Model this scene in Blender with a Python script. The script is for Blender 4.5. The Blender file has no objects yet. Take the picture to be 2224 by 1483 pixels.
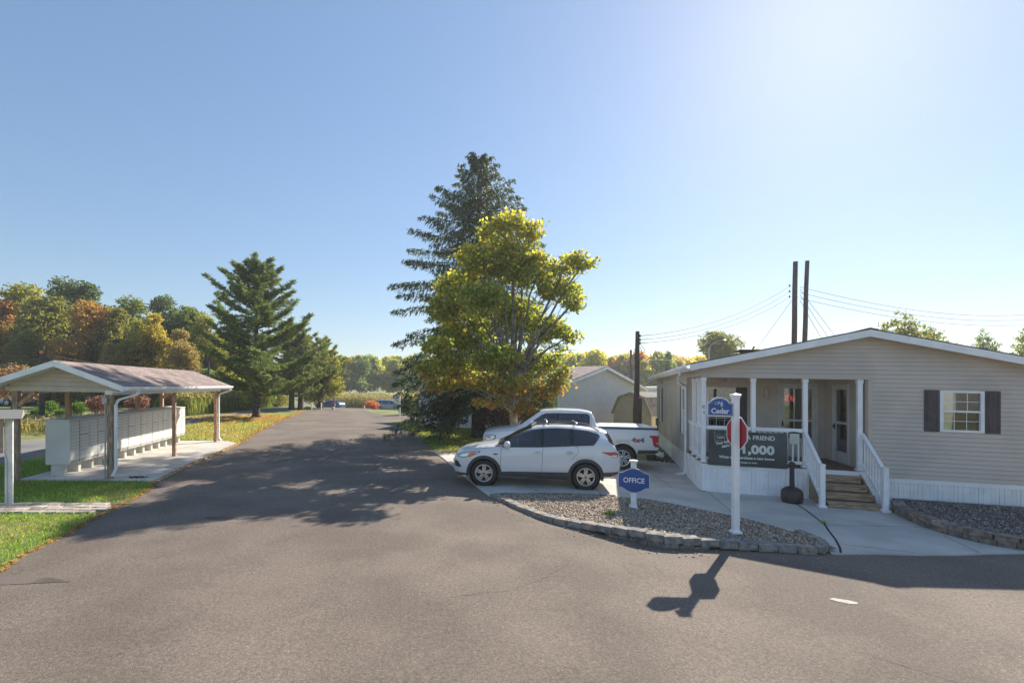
import bpy, bmesh, math, random
import numpy as np
from mathutils import Vector, Matrix

R = math.radians
S = 0.0228                      # the site falls 2.3 % to the right
rng = np.random.default_rng(11)
random.seed(11)
sc = bpy.context.scene
COL = sc.collection

# ------------------------------------------------------------------ camera
cd = bpy.data.cameras.new('camera')
cam = bpy.data.objects.new('camera', cd)
COL.objects.link(cam)
cam.location = (0, 0, 2.67)
cam.rotation_euler = (R(90), 0, 0)
cd.sensor_width = 36
cd.lens = 1040 / 2224 * 36
cd.shift_x = 62 / 2224
cd.shift_y = 99.5 / 2224
cd.clip_end = 3000
sc.camera = cam

# ------------------------------------------------------------------ light
SUN_AZ, SUN_EL = 36.4, 34.9
w = bpy.data.worlds.new('World')
sc.world = w
w.use_nodes = True
nt = w.node_tree
sky = nt.nodes.new('ShaderNodeTexSky')
sky.sky_type = 'NISHITA'
sky.sun_disc = False
sky.sun_elevation = R(SUN_EL)
sky.sun_rotation = R(SUN_AZ)
sky.air_density = 1.2
sky.dust_density = 0.3
sky.ozone_density = 6.0
gam = nt.nodes.new('ShaderNodeGamma')            # a softly hazed sky: one even curve over the whole dome
gam.inputs[1].default_value = 0.64
hsv = nt.nodes.new('ShaderNodeHueSaturation')
hsv.inputs['Hue'].default_value = 0.504
hsv.inputs['Saturation'].default_value = 1.14
nt.links.new(sky.outputs[0], gam.inputs[0])
nt.links.new(gam.outputs[0], hsv.inputs['Color'])
nt.links.new(hsv.outputs[0], nt.nodes['Background'].inputs[0])
nt.nodes['Background'].inputs[1].default_value = 0.096
sd = bpy.data.lights.new('sun', 'SUN')
sun = bpy.data.objects.new('sun', sd)
COL.objects.link(sun)
sd.energy = 3.15
sd.angle = R(0.53)
sd.color = (1.0, 0.91, 0.79)
svec = Vector((math.sin(R(SUN_AZ)) * math.cos(R(SUN_EL)), math.cos(R(SUN_AZ)) * math.cos(R(SUN_EL)), math.sin(R(SUN_EL))))
sun.rotation_euler = svec.to_track_quat('Z', 'Y').to_euler()
sun.location = (20, 30, 30)
sc.view_settings.view_transform = 'Standard'
sc.view_settings.look = 'None'
sc.view_settings.gamma = 1
sc.view_settings.use_curve_mapping = False
sc.view_settings.exposure = 1.48
sc.cycles.max_bounces = 8
sc.cycles.transparent_max_bounces = 12

# ------------------------------------------------------------------ materials
MATS = {}


def M(name, col=(.5, .5, .5), rough=.6, var=0., vs=4., col2=None, mix=(.4, .6), bump=0., bs=60., metal=0., spec=.5, coat=0., fine=0., fs=200., stretch=None):
    """one procedural surface: base colour, large stains (var / col2), fine speckle, relief"""
    if name in MATS:
        return MATS[name]
    m = bpy.data.materials.new(name)
    m.use_nodes = True
    n = m.node_tree.nodes
    l = m.node_tree.links
    b = n['Principled BSDF']
    b.inputs['Roughness'].default_value = rough
    b.inputs['Metallic'].default_value = metal
    b.inputs['Specular IOR Level'].default_value = spec
    b.inputs['Coat Weight'].default_value = coat
    b.inputs['Coat Roughness'].default_value = .04
    c4 = (*col, 1)
    b.inputs['Base Color'].default_value = c4
    tc = n.new('ShaderNodeNewGeometry').outputs['Position']
    if stretch:
        mp = n.new('ShaderNodeMapping')
        mp.inputs['Scale'].default_value = stretch
        tco = n.new('ShaderNodeTexCoord').outputs['Object']
        l.new(tco, mp.inputs[0])
        tc = mp.outputs[0]
    out = None
    if var or col2:
        t = n.new('ShaderNodeTexNoise')
        t.inputs['Scale'].default_value = vs
        t.inputs['Detail'].default_value = 6
        l.new(tc, t.inputs['Vector'])
        r = n.new('ShaderNodeValToRGB')
        e = r.color_ramp.elements
        e[0].position, e[1].position = mix
        e[0].color = (*[c * (1 - var) for c in col], 1)
        e[1].color = (*(col2 if col2 else [min(1, c * (1 + var)) for c in col]), 1)
        l.new(t.outputs[0], r.inputs[0])
        out = r.outputs[0]
    if fine:
        t2 = n.new('ShaderNodeTexNoise')
        t2.inputs['Scale'].default_value = fs
        t2.inputs['Detail'].default_value = 3
        l.new(tc, t2.inputs['Vector'])
        mr = n.new('ShaderNodeMapRange')
        mr.inputs[1].default_value, mr.inputs[2].default_value = .3, .7
        mr.inputs[3].default_value, mr.inputs[4].default_value = 1 - fine, 1 + fine
        l.new(t2.outputs[0], mr.inputs[0])
        mx = n.new('ShaderNodeMix')
        mx.data_type = 'RGBA'
        mx.blend_type = 'MULTIPLY'
        mx.inputs[0].default_value = 1
        if out:
            l.new(out, mx.inputs[6])
        else:
            mx.inputs[6].default_value = c4
        l.new(mr.outputs[0], mx.inputs[7])
        out = mx.outputs[2]
    if out:
        l.new(out, b.inputs['Base Color'])
    if bump:
        t3 = n.new('ShaderNodeTexNoise')
        t3.inputs['Scale'].default_value = bs
        t3.inputs['Detail'].default_value = 4
        l.new(tc, t3.inputs['Vector'])
        bp = n.new('ShaderNodeBump')
        bp.inputs['Strength'].default_value = bump
        bp.inputs['Distance'].default_value = .02
        l.new(t3.outputs[0], bp.inputs['Height'])
        l.new(bp.outputs[0], b.inputs['Normal'])
    MATS[name] = m
    return m


def leafmat(name, trans=.56, rough=.6):
    if name in MATS:
        return MATS[name]
    m = bpy.data.materials.new(name)
    m.use_nodes = True
    n = m.node_tree.nodes
    l = m.node_tree.links
    b = n['Principled BSDF']
    b.inputs['Roughness'].default_value = rough
    b.inputs['Specular IOR Level'].default_value = .35
    at = n.new('ShaderNodeAttribute')
    at.attribute_name = 'Col'
    oi = n.new('ShaderNodeObjectInfo')
    mx = n.new('ShaderNodeMix')
    mx.data_type = 'RGBA'
    mx.blend_type = 'MULTIPLY'
    mx.inputs[0].default_value = 1
    l.new(at.outputs[0], mx.inputs[6])
    l.new(oi.outputs['Color'], mx.inputs[7])
    l.new(mx.outputs[2], b.inputs['Base Color'])
    tr = n.new('ShaderNodeBsdfTranslucent')
    g = n.new('ShaderNodeMix')
    g.data_type = 'RGBA'
    g.blend_type = 'MULTIPLY'
    g.inputs[0].default_value = 1
    g.inputs[7].default_value = (1.9, 1.9, 1.1, 1)
    l.new(mx.outputs[2], g.inputs[6])
    l.new(g.outputs[2], tr.inputs[0])
    ms = n.new('ShaderNodeMixShader')
    ms.inputs[0].default_value = trans
    l.new(b.outputs[0], ms.inputs[1])
    l.new(tr.outputs[0], ms.inputs[2])
    l.new(ms.outputs[0], n['Material Output'].inputs[0])
    MATS[name] = m
    return m


def glassmat(name, tint=(.75, .8, .8), trans=.8):
    """window glass: a fresnel mirror over a see-through pane"""
    if name in MATS:
        return MATS[name]
    m = bpy.data.materials.new(name)
    m.use_nodes = True
    n = m.node_tree.nodes
    l = m.node_tree.links
    n.remove(n['Principled BSDF'])
    tr = n.new('ShaderNodeBsdfTransparent')
    tr.inputs[0].default_value = (*[c * trans for c in tint], 1)
    gl = n.new('ShaderNodeBsdfGlossy')
    gl.inputs['Roughness'].default_value = .015
    gl.inputs[0].default_value = (.95, .97, 1, 1)
    fr = n.new('ShaderNodeFresnel')
    fr.inputs[0].default_value = 2.0
    ms = n.new('ShaderNodeMixShader')
    l.new(fr.outputs[0], ms.inputs[0])
    l.new(tr.outputs[0], ms.inputs[1])
    l.new(gl.outputs[0], ms.inputs[2])
    l.new(ms.outputs[0], n['Material Output'].inputs[0])
    MATS[name] = m
    return m


def emit(name, col, st):
    if name in MATS:
        return MATS[name]
    m = M(name, col)
    b = m.node_tree.nodes['Principled BSDF']
    b.inputs['Emission Color'].default_value = (*col, 1)
    b.inputs['Emission Strength'].default_value = st
    return m


def speckle(m, scale, amp, chips):
    """aggregate: each stone its own shade, a few pale chips"""
    n, l = m.node_tree.nodes, m.node_tree.links
    b = n['Principled BSDF']
    src = b.inputs['Base Color'].links[0].from_socket
    v = n.new('ShaderNodeTexVoronoi')
    v.inputs['Scale'].default_value = scale
    l.new(n.new('ShaderNodeNewGeometry').outputs['Position'], v.inputs['Vector'])
    r = n.new('ShaderNodeValToRGB')
    e = r.color_ramp.elements
    e[0].position, e[0].color = 0, (1 - amp, 1 - amp, 1 - amp, 1)
    e[1].position, e[1].color = chips, (1 + amp, 1 + amp, 1 + amp, 1)
    q = e.new(min(1, chips + .04))
    q.color = (1 + 3.2 * amp, 1 + 3.0 * amp, 1 + 2.8 * amp, 1)
    sp = n.new('ShaderNodeSeparateColor')
    l.new(v.outputs['Color'], sp.inputs[0])
    l.new(sp.outputs[0], r.inputs[0])
    mx = n.new('ShaderNodeMix')
    mx.data_type = 'RGBA'
    mx.blend_type = 'MULTIPLY'
    mx.inputs[0].default_value = 1
    big = n.new('ShaderNodeTexNoise')
    big.inputs['Scale'].default_value = .23
    big.inputs['Detail'].default_value = 3
    l.new(n.new('ShaderNodeNewGeometry').outputs['Position'], big.inputs['Vector'])
    br = n.new('ShaderNodeMapRange')
    br.inputs[1].default_value, br.inputs[2].default_value, br.inputs[3].default_value, br.inputs[4].default_value = .3, .7, .93, 1.07
    l.new(big.outputs[0], br.inputs[0])
    m2 = n.new('ShaderNodeMix')
    m2.data_type = 'RGBA'
    m2.blend_type = 'MULTIPLY'
    m2.inputs[0].default_value = 1
    l.new(src, m2.inputs[6])
    l.new(br.outputs[0], m2.inputs[7])
    l.new(m2.outputs[2], mx.inputs[6])
    l.new(r.outputs[0], mx.inputs[7])
    l.new(mx.outputs[2], b.inputs['Base Color'])
    return m


WHITE = M('white_vinyl', (.88, .88, .88), .35, var=.05, vs=3, spec=.4)
WHITEP = M('white_painted_wood', (.74, .73, .70), .5, var=.1, vs=6, bump=.05)
BEIGE = M('beige_vinyl_siding', (.565, .495, .435), .5, var=.07, vs=1.2, fine=.03, fs=90, bump=.04, bs=150)
BEIGET = M('beige_trim', (.56, .47, .38), .5, var=.05)
SHUT = M('dark_shutter', (.062, .052, .06), .55, var=.15, bump=.08, bs=120)
ROOFB = M('brown_shingle', (.27, .21, .188), .9, var=.22, vs=3, fine=.3, fs=70, bump=.3, bs=120)
ROOFG = M('grey_shingle', (.13, .12, .11), .9, var=.3, vs=5, fine=.35, fs=60)
DECK = M('stained_deck', (.16, .082, .052), .6, var=.3, vs=8, bump=.1, stretch=(2, 30, 30))
PINE = M('treated_lumber', (.36, .25, .165), .75, var=.35, vs=3, fine=.25, fs=30, bump=.15, bs=30, stretch=(1.2, 9, 9))
POSTW = M('cedar_post', (.48, .28, .165), .7, var=.3, vs=4, fine=.2, fs=25, bump=.1, stretch=(9, 9, 1))
POSTG = M('weathered_post', (.36, .26, .18), .8, var=.35, vs=4, fine=.25, fs=25, bump=.15, stretch=(9, 9, 1))
POLEW = M('old_pole_wood', (.085, .066, .055), .9, var=.4, vs=4, fine=.3, fs=20, bump=.3, bs=30, stretch=(10, 10, .7))
CONC = M('concrete', (.53, .50, .45), .85, var=.10, vs=1.1, fine=.1, fs=60, bump=.12, bs=90)
CABINET = M('putty_metal', (.70, .69, .64), .45, var=.04, vs=2)
PEDEST = M('pedestal_metal', (.64, .6, .52), .5, var=.06)
BLACK = M('black_plastic', (.02, .02, .022), .5)
RUBBER = M('tyre_rubber', (.022, .021, .02), .8, var=.2, bump=.1)
CLAD = M('grey_cladding', (.055, .052, .05), .6, var=.1)
ALLOY = M('alloy', (.62, .62, .62), .28, metal=.9)
CHROME = M('chrome', (.8, .8, .8), .08, metal=1)
CARW = M('white_car_paint', (.74, .745, .75), .28, spec=.5, coat=.8)
CARGLASS = glassmat('car_glass', (.35, .42, .42), .45)
CARGLASSD = glassmat('dark_car_glass', (.12, .12, .14), .3)
WINGLASS = glassmat('window_glass', (.95, .97, .96), .97)
REDL = M('red_lens', (.45, .01, .015), .12, spec=.6, coat=.5)
AMBER = M('amber_lens', (.75, .2, .02), .12, coat=.5)
CLEARL = M('clear_lens', (.55, .57, .6), .08, metal=.5, coat=1)
DARKROOM = M('dark_interior', (.03, .028, .027), .9)
BLUE = M('sign_blue', (.014, .085, .32), .4, var=.05)
SIGNW = M('sign_white', (.8, .8, .8), .5)
STOPR = M('stop_red', (.42, .012, .035), .45, var=.05)
WIRE = M('wire', (.03, .03, .032), .6)
STEEL = M('galvanised', (.38, .40, .42), .4, metal=.6, var=.1)
LEAF = leafmat('leaf')
NEEDLE = leafmat('needle', .3, .55)
BARK = M('bark', (.085, .065, .05), .95, var=.4, vs=6, fine=.35, fs=25, bump=.6, bs=25)
BARKG = M('grey_bark', (.21, .185, .15), .95, var=.3, vs=6, fine=.25, fs=25, bump=.4, bs=30)
STONE = [M('block_%s' % k, c, .95, var=.3, vs=9, fine=.25, fs=60, bump=.5, bs=45) for k, c in
         (('tan', (.30, .255, .21)), ('grey', (.25, .235, .215)), ('brown', (.225, .175, .14)), ('dark', (.17, .15, .135)))]

# ------------------------------------------------------------------ mesh helpers
K = [-S, 0.0]                   # how the slope runs in the frame being built


class MB:
    def __init__(s):
        s.v, s.f = [], []

    def add(s, vs, fs):
        o = len(s.v)
        s.v += [tuple(p) for p in vs]
        s.f += [tuple(i + o for i in f) for f in fs]
        return s

    def box(s, x0, x1, y0, y1, z0, z1):
        return s.add([(x0, y0, z0), (x1, y0, z0), (x1, y1, z0), (x0, y1, z0), (x0, y0, z1), (x1, y0, z1), (x1, y1, z1), (x0, y1, z1)],
                     [(3, 2, 1, 0), (4, 5, 6, 7), (0, 1, 5, 4), (1, 2, 6, 5), (2, 3, 7, 6), (3, 0, 4, 7)])

    def bar(s, p, q, a, b=None, up=(0, 0, 1)):
        p, q, up = Vector(p), Vector(q), Vector(up)
        b = b or a
        d = (q - p).normalized()
        x = d.cross(up)
        if x.length < 1e-4:
            x = d.cross(Vector((1, 0, 0)))
        x.normalize()
        y = x.cross(d)
        c = [(-a / 2, -b / 2), (a / 2, -b / 2), (a / 2, b / 2), (-a / 2, b / 2)]
        return s.add([p + x * i + y * j for i, j in c] + [q + x * i + y * j for i, j in c],
                     [(0, 1, 2, 3), (7, 6, 5, 4), (1, 0, 4, 5), (2, 1, 5, 6), (3, 2, 6, 7), (0, 3, 7, 4)])

    def tube(s, pts, rad, n=8, cap=True):
        pts = [Vector(p) for p in pts]
        if not hasattr(rad, '__len__'):
            rad = [rad] * len(pts)
        o = len(s.v)
        ref = Vector((.31, .2, .93))
        for i, p in enumerate(pts):
            d = (pts[min(i + 1, len(pts) - 1)] - pts[max(i - 1, 0)]).normalized()
            x = d.cross(ref)
            if x.length < .05:
                x = d.cross(Vector((1, 0, 0)))
            x.normalize()
            y = d.cross(x)
            for k in range(n):
                a = 2 * math.pi * k / n
                s.v.append(tuple(p + (x * math.cos(a) + y * math.sin(a)) * rad[i]))
        for i in range(len(pts) - 1):
            for k in range(n):
                a, b = o + i * n + k, o + i * n + (k + 1) % n
                s.f.append((a, b, b + n, a + n))
        if cap:
            s.f.append(tuple(o + k for k in range(n))[::-1])
            s.f.append(tuple(o + (len(pts) - 1) * n + k for k in range(n)))
        return s

    def prism(s, poly, a0, a1, ax):
        """a 2-D outline pushed along an axis: ax 'x' -> (y,z), 'y' -> (x,z), 'z' -> (x,y)"""
        f = {'x': lambda p, a: (a, p[0], p[1]), 'y': lambda p, a: (p[0], a, p[1]), 'z': lambda p, a: (p[0], p[1], a)}[ax]
        n = len(poly)
        return s.add([f(p, a0) for p in poly] + [f(p, a1) for p in poly],
                     [tuple(range(n)), tuple(range(2 * n - 1, n - 1, -1))] + [((i + 1) % n, i, i + n, (i + 1) % n + n) for i in range(n)])

    def lathe(s, prof, n=20, c=(0, 0, 0), ax='z'):
        o = len(s.v)
        for r, z in prof:
            for k in range(n):
                a = 2 * math.pi * k / n
                p = (r * math.cos(a), r * math.sin(a), z)
                if ax == 'y':
                    p = (p[0], p[2], p[1])
                s.v.append((p[0] + c[0], p[1] + c[1], p[2] + c[2]))
        for i in range(len(prof) - 1):
            for k in range(n):
                a, b = o + i * n + k, o + i * n + (k + 1) % n
                s.f.append((a, b, b + n, a + n))
        return s

    def grid(s, fn, nu, nv):
        o = len(s.v)
        for i in range(nu + 1):
            for j in range(nv + 1):
                s.v.append(tuple(fn(i / nu, j / nv)))
        for i in range(nu):
            for j in range(nv):
                a = o + i * (nv + 1) + j
                s.f.append((a, a + nv + 1, a + nv + 2, a + 1))
        return s

    def mesh(s, name, bevel=0, shear=True, fix=True):
        me = bpy.data.meshes.new(name)
        v = s.v
        if shear and (K[0] or K[1]):
            v = [(p[0], p[1], p[2] + K[0] * p[0] + K[1] * p[1]) for p in s.v]
        me.from_pydata(v, [], s.f)
        if bevel or fix:
            bm = bmesh.new()
            bm.from_mesh(me)
            if fix:
                bmesh.ops.recalc_face_normals(bm, faces=bm.faces)
            if bevel:
                bmesh.ops.bevel(bm, geom=bm.edges[:], offset=bevel, segments=2 if bevel > .008 else 1, affect='EDGES', profile=.6)
            bm.to_mesh(me)
            bm.free()
        return me

    def build(s, name, mat, parent=None, smooth=False, bevel=0, shear=True, fix=True):
        me = s.mesh(name, bevel, shear, fix)
        return link(name, me, mat, parent, smooth)


def link(name, me, mat, parent=None, smooth=False):
    if mat is not None:
        me.materials.clear()
        me.materials.append(mat)
    if smooth:
        me.polygons.foreach_set('use_smooth', [True] * len(me.polygons))
    o = bpy.data.objects.new(name, me)
    COL.objects.link(o)
    if parent:
        o.parent = parent
    return o


def tag(o, label=None, cat=None, group=None, kind=None):
    if label:
        o['label'] = label
    if cat:
        o['category'] = cat
    if group:
        o['group'] = group
    if kind:
        o['kind'] = kind
    return o


def setK(rz):
    K[0], K[1] = -S * math.cos(rz), S * math.sin(rz)


def drop(x, y):
    """past the crest at the road end the ground falls towards the reeds"""
    return float(np.interp(y, [0, 52, 75, 120, 300], [0, 0, -1.4, -2.6, -3])) * min(1, max(0, (x + 31) / 6)) * min(1, max(0, (16 - x) / 6))


def thing(name, label, cat, x, y, rz=0., group=None, z=0.):
    o = bpy.data.objects.new(name, None)
    o.empty_display_size = .2
    COL.objects.link(o)
    o.location = (x, y, z - S * x + drop(x, y))
    o.rotation_euler = (0, 0, rz)
    setK(rz)
    return tag(o, label, cat, group)


def world():
    K[0], K[1] = -S, 0.


def struct(name, mb, mat, **k):
    world()
    return tag(mb.build(name, mat, **k), kind='structure')


def text(body, size, mat, parent, M4, name='lettering', depth=.004, bold=0., fn=None, space=1., sx=1., skew=0.):
    c = bpy.data.curves.new(name, 'FONT')
    c.body, c.size, c.extrude, c.offset = body, size, depth, bold
    c.align_x, c.align_y = 'CENTER', 'CENTER'
    c.space_character = space
    c.shear = skew
    c.resolution_u = 4
    t = bpy.data.objects.new(name, c)
    COL.objects.link(t)
    dg = bpy.context.evaluated_depsgraph_get()
    me = bpy.data.meshes.new_from_object(t.evaluated_get(dg))
    bpy.data.objects.remove(t)
    for v in me.vertices:
        p = M4 @ Vector((v.co.x * sx, v.co.y, v.co.z))
        if fn:
            p = fn(p)
        v.co = (p.x, p.y, p.z + K[0] * p.x + K[1] * p.y)
    return link(name, me, mat, parent)


FRONT = Matrix.Rotation(R(90), 4, 'X')          # text on a wall that faces -y


def at(x, y, z, rz=0.):
    return Matrix.Translation((x, y, z)) @ Matrix.Rotation(rz, 4, 'Z') @ FRONT


# ------------------------------------------------------------------ leaf clouds
def quads(name, P, C, mat, parent=None, shear=False):
    """P (n,4,3) leaf blades, C (n,3) blade colours -> one mesh"""
    n = len(P)
    me = bpy.data.meshes.new(name)
    me.vertices.add(n * 4)
    V = P.reshape(-1, 3).astype(np.float32).copy()
    if shear:
        V[:, 2] += K[0] * V[:, 0] + K[1] * V[:, 1]
    me.vertices.foreach_set('co', V.ravel())
    me.loops.add(n * 4)
    me.loops.foreach_set('vertex_index', np.arange(n * 4, dtype=np.int32))
    me.polygons.add(n)
    me.polygons.foreach_set('loop_start', np.arange(0, n * 4, 4, dtype=np.int32))
    ca = me.color_attributes.new('Col', 'FLOAT_COLOR', 'POINT')
    cc = np.ones((n * 4, 4), np.float32)
    cc[:, :3] = np.repeat(np.clip(C * 1.45, 0, .8), 4, axis=0)
    ca.data.foreach_set('color', cc.ravel())
    me.update()
    me.validate()
    me.materials.append(mat)
    o = bpy.data.objects.new(name, me)
    COL.objects.link(o)
    if parent:
        o.parent = parent
    return o


def unit(n):
    v = rng.normal(size=(n, 3))
    return v / np.linalg.norm(v, axis=1, keepdims=True)


def blades(P, L, W, D=None, droop=0.):
    """diamond leaves at P, length L, width W, along D (or any way round)"""
    n = len(P)
    d = unit(n) if D is None else D
    d = d + np.array([0, 0, -droop])
    d /= np.linalg.norm(d, axis=1, keepdims=True)
    x = np.cross(d, unit(n))
    x /= np.linalg.norm(x, axis=1, keepdims=True) + 1e-9
    L = np.broadcast_to(L, (n,))[:, None]
    W = np.broadcast_to(W, (n,))[:, None]
    b = P - d * L * .5
    return np.stack([b, P + x * W * .5 - d * L * .05, b + d * L, P - x * W * .5 - d * L * .05], axis=1)


def lobes_pts(lobes, n, shell=.42):
    """points in a cluster of ellipsoids (cx,cy,cz,rx,ry,rz), thicker near the skin; also how far out each is"""
    L = np.array(lobes, float)
    wgt = (L[:, 3] * L[:, 5]) ** 1.0 * L[:, 4] ** .6
    k = rng.choice(len(L), n, p=wgt / wgt.sum())
    r = rng.random(n) ** shell
    u = unit(n)
    return L[k, :3] + u * L[k, 3:] * r[:, None], k, r


def clumped(lobes, nc, per, spread, shell=.42):
    c, k, r = lobes_pts(lobes, nc, shell)
    c = np.repeat(c, per, axis=0)
    k = np.repeat(k, per)
    o = rng.normal(size=c.shape) * spread * np.array([1, 1, .55])
    return c + o, k


def pick(cols, wts, n, jit=.25):
    cols = np.array(cols)
    k = rng.choice(len(cols), n, p=np.array(wts) / sum(wts))
    return cols[k] * (1 + jit * (rng.random((n, 1)) * 2 - 1))


def limb(mb, p, q, r0, r1, sag=.0, n=5, wob=.12):
    p, q = Vector(p), Vector(q)
    pts, rad = [], []
    L = (q - p).length
    for i in range(n + 1):
        t = i / n
        o = Vector(rng.normal(size=3)) * wob * L * .12 * math.sin(math.pi * t)
        pts.append(p.lerp(q, t) + o + Vector((0, 0, -sag * L * math.sin(math.pi * t))))
        rad.append(r0 + (r1 - r0) * t)
    mb.tube(pts, rad, 6)
    return pts

# ================================================================== THE SETTING
GRASS = M('grass_ground', (.145, .185, .052), .95, vs=.35, col2=(.31, .25, .11), mix=(.42, .66), fine=.35, fs=14, bump=.5, bs=60)
ASPH = M('asphalt', (.160, .127, .100), .9, var=.16, vs=.55, fine=.25, fs=30, bump=.5, bs=110)
speckle(ASPH, 105, .24, .95)
GRAVELB = M('gravel_bed', (.20, .175, .15), .95, var=.3, vs=8, fine=.5, fs=45, bump=.8, bs=40)
world()


def sheet(poly, z):
    return MB().add([(x, y, z) for x, y in poly], [tuple(range(len(poly)))])


def slab(poly, z0, z1):
    return MB().prism(poly, z0, z1, 'z')


g = MB()
xs = [-900, -300, -120, -60, -40, -31, -28, -25, -20, -10, 0, 10, 13, 16, 30, 60, 120, 300, 900]
ys = [-60, -10, 0, 5, 10, 15, 20, 30, 40, 52, 56, 62, 68, 75, 90, 120, 160, 300, 1200]
# beyond the site the fall flattens out into level country
g.add([(x, y, -.002 + (0 if abs(x) <= 120 else S * (x - math.copysign(120, x))) + drop(x, y)) for x in xs for y in ys],
      [(i * len(ys) + j, (i + 1) * len(ys) + j, (i + 1) * len(ys) + j + 1, i * len(ys) + j + 1) for i in range(len(xs) - 1) for j in range(len(ys) - 1)])
struct('lawn_ground', g, GRASS)

ROADL = [(-6.3, -2), (-6.4, 3), (-6.55, 6.49), (-6.84, 7.18), (-6.99, 7.82), (-7.32, 9.01), (-7.58, 10.03), (-8.05, 11.6), (-8.54, 12.56), (-9.27, 15.31), (-10.4, 20.41),
         (-11.98, 25.44), (-13.77, 31.82), (-15.79, 40.04), (-17.6, 47.3)]
BEDF = [(.16, 11.73), (.35, 11.37), (.71, 10.58), (1.29, 9.61), (1.92, 9.07), (2.37, 8.66), (2.70, 8.36), (2.98, 8.16), (3.4, 8.1), (3.84, 8.12), (4.44, 8.1), (5.01, 8.03), (5.68, 7.98)]
CONCF = [(5.83, 8.03), (6.02, 8.02), (6.59, 8.06), (7.37, 8.06), (8.03, 8.11), (8.78, 8.22), (9.35, 8.28), (10.6, 8.45)]
BEDB = [(.34, 11.9), (.81, 12.05), (1.51, 12.07), (2.78, 12.05), (3.33, 11.95), (3.96, 11.77), (4.47, 11.35), (4.97, 10.76), (5.39, 10.37), (5.71, 9.74), (5.98, 9.01), (6.03, 8.61)]
road = ROADL + [(-18.6, 50.5), (-18.6, 54), (-12.4, 54), (-12.6, 51.5), (-10.3, 44.5), (-8.2, 42.5), (8, 45.5), (8, 41), (-4.7, 37.2), (-6.75, 35.2), (-6.7, 34), (-5.4, 31.5),
                (-3.5, 25.2), (-1.95, 19.3), (-1.55, 17.9), (-.99, 15.8), (-.39, 13.57), (.1, 11.7)] + BEDF[1:] + CONCF + [(30, 12), (34, -12), (-6.3, -12)]
struct('asphalt_road', sheet(road, .004), ASPH)
struct('back_road', sheet([(-60, -2), (-30, 9), (-19.6, 12.6), (-14.6, 14.3), (-15.5, 16.9), (-17.0, 24), (-17.69, 28.75), (-18.43, 32.5), (-19.2, 40.1), (-20.3, 48.98), (-21.2, 56), (-24, 75), (-26.5, 75),
                           (-22.9, 56), (-21.9, 48), (-21.0, 43.9), (-20.4, 35.8), (-19.96, 32.4), (-19.2, 25), (-18.6, 20.5), (-20.5, 19.0), (-32, 14), (-60, 4)], .003),
       M('grey_asphalt', (.175, .165, .16), .9, var=.15, vs=.7, fine=.25, fs=60))

# dark seal cracks and the worn paint patch on the road
crk = MB()
for pts in ([(-.45, 6.06), (-.02, 6.22), (.35, 6.3), (.85, 6.72), (1.3, 7.35), (1.65, 8.1)], [(3.9, 5.0), (4.6, 4.35), (5.1, 3.9)], [(-8.9, 25), (-8.2, 25.3), (-7.2, 25.2)]):
    for a, b in zip(pts[:-1], pts[1:]):
        m_ = 7
        pr = None
        for i in range(m_ + 1):
            t = i / m_
            p = Vector((a[0] + (b[0] - a[0]) * t, a[1] + (b[1] - a[1]) * t, .0075))
            p += Vector((random.uniform(-.02, .02), random.uniform(-.02, .02), 0))
            if pr is not None:
                d = (p - pr).normalized()
                nrm = Vector((-d.y, d.x, 0)) * random.uniform(.0015, .004)
                crk.add([pr - nrm, pr + nrm, p + nrm, p - nrm], [(0, 1, 2, 3)])
            pr = p
struct('asphalt_cracks', crk, M('crack', (.085, .07, .06), .9))
struct('worn_paint_mark', sheet([(4.52, 6.27), (4.6, 6.3), (4.74, 6.25), (4.83, 6.18), (4.79, 6.13), (4.7, 6.13), (4.58, 6.2)], .0085), M('worn_road_paint', (.42, .4, .37), .8, vs=22, col2=(.3, .28, .26), mix=(.5, .62)))
struct('dark_road_patch', sheet([(-8.0, 6.3), (-6.7, 6.45), (-5.75, 6.38), (-5.4, 6.27), (-5.9, 6.17), (-6.6, 6.05), (-8, 5.9)], .0085), M('dark_asphalt', (.115, .093, .075), .85, var=.25, vs=3, fine=.4, fs=75))  # uneven darker patch laid on the asphalt
st = MB()
for (x, y, rx, ry) in ((-5.1, 9.3, .3, .12), (-8.3, 11.9, .25, .12)):
    st.add([(x + rx * math.cos(a) * (1 + .3 * math.sin(3 * a)), y + ry * math.sin(a) * (1 + .25 * math.cos(5 * a)), .0087) for a in np.linspace(0, 6.28, 18)[:-1]], [tuple(range(17))])
struct('dark_road_stains', st, M('stain', (.07, .055, .05), .9, var=.2))

# ---- concrete
conc = [(-2.03, 19.3), (-1.55, 17.9), (-.99, 15.82), (-.39, 13.57), (.13, 11.72)] + BEDB + CONCF + [(10.6, 12.5), (6.6, 14), (7.2, 17.6), (6.6, 18.2), (2, 18.7)]
struct('concrete_apron', slab(conc, -.05, .03), CONC)
JOINT = M('dark_joint', (.018, .017, .016), .9)
jt = MB()


def strip(pts, wd, z):
    for a, b in zip(pts[:-1], pts[1:]):
        a, b = Vector((*a, z)), Vector((*b, z))
        d = (b - a).normalized()
        n_ = Vector((-d.y, d.x, 0)) * wd / 2
        jt.add([a - n_, a + n_, b + n_, b - n_], [(0, 1, 2, 3)])


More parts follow.
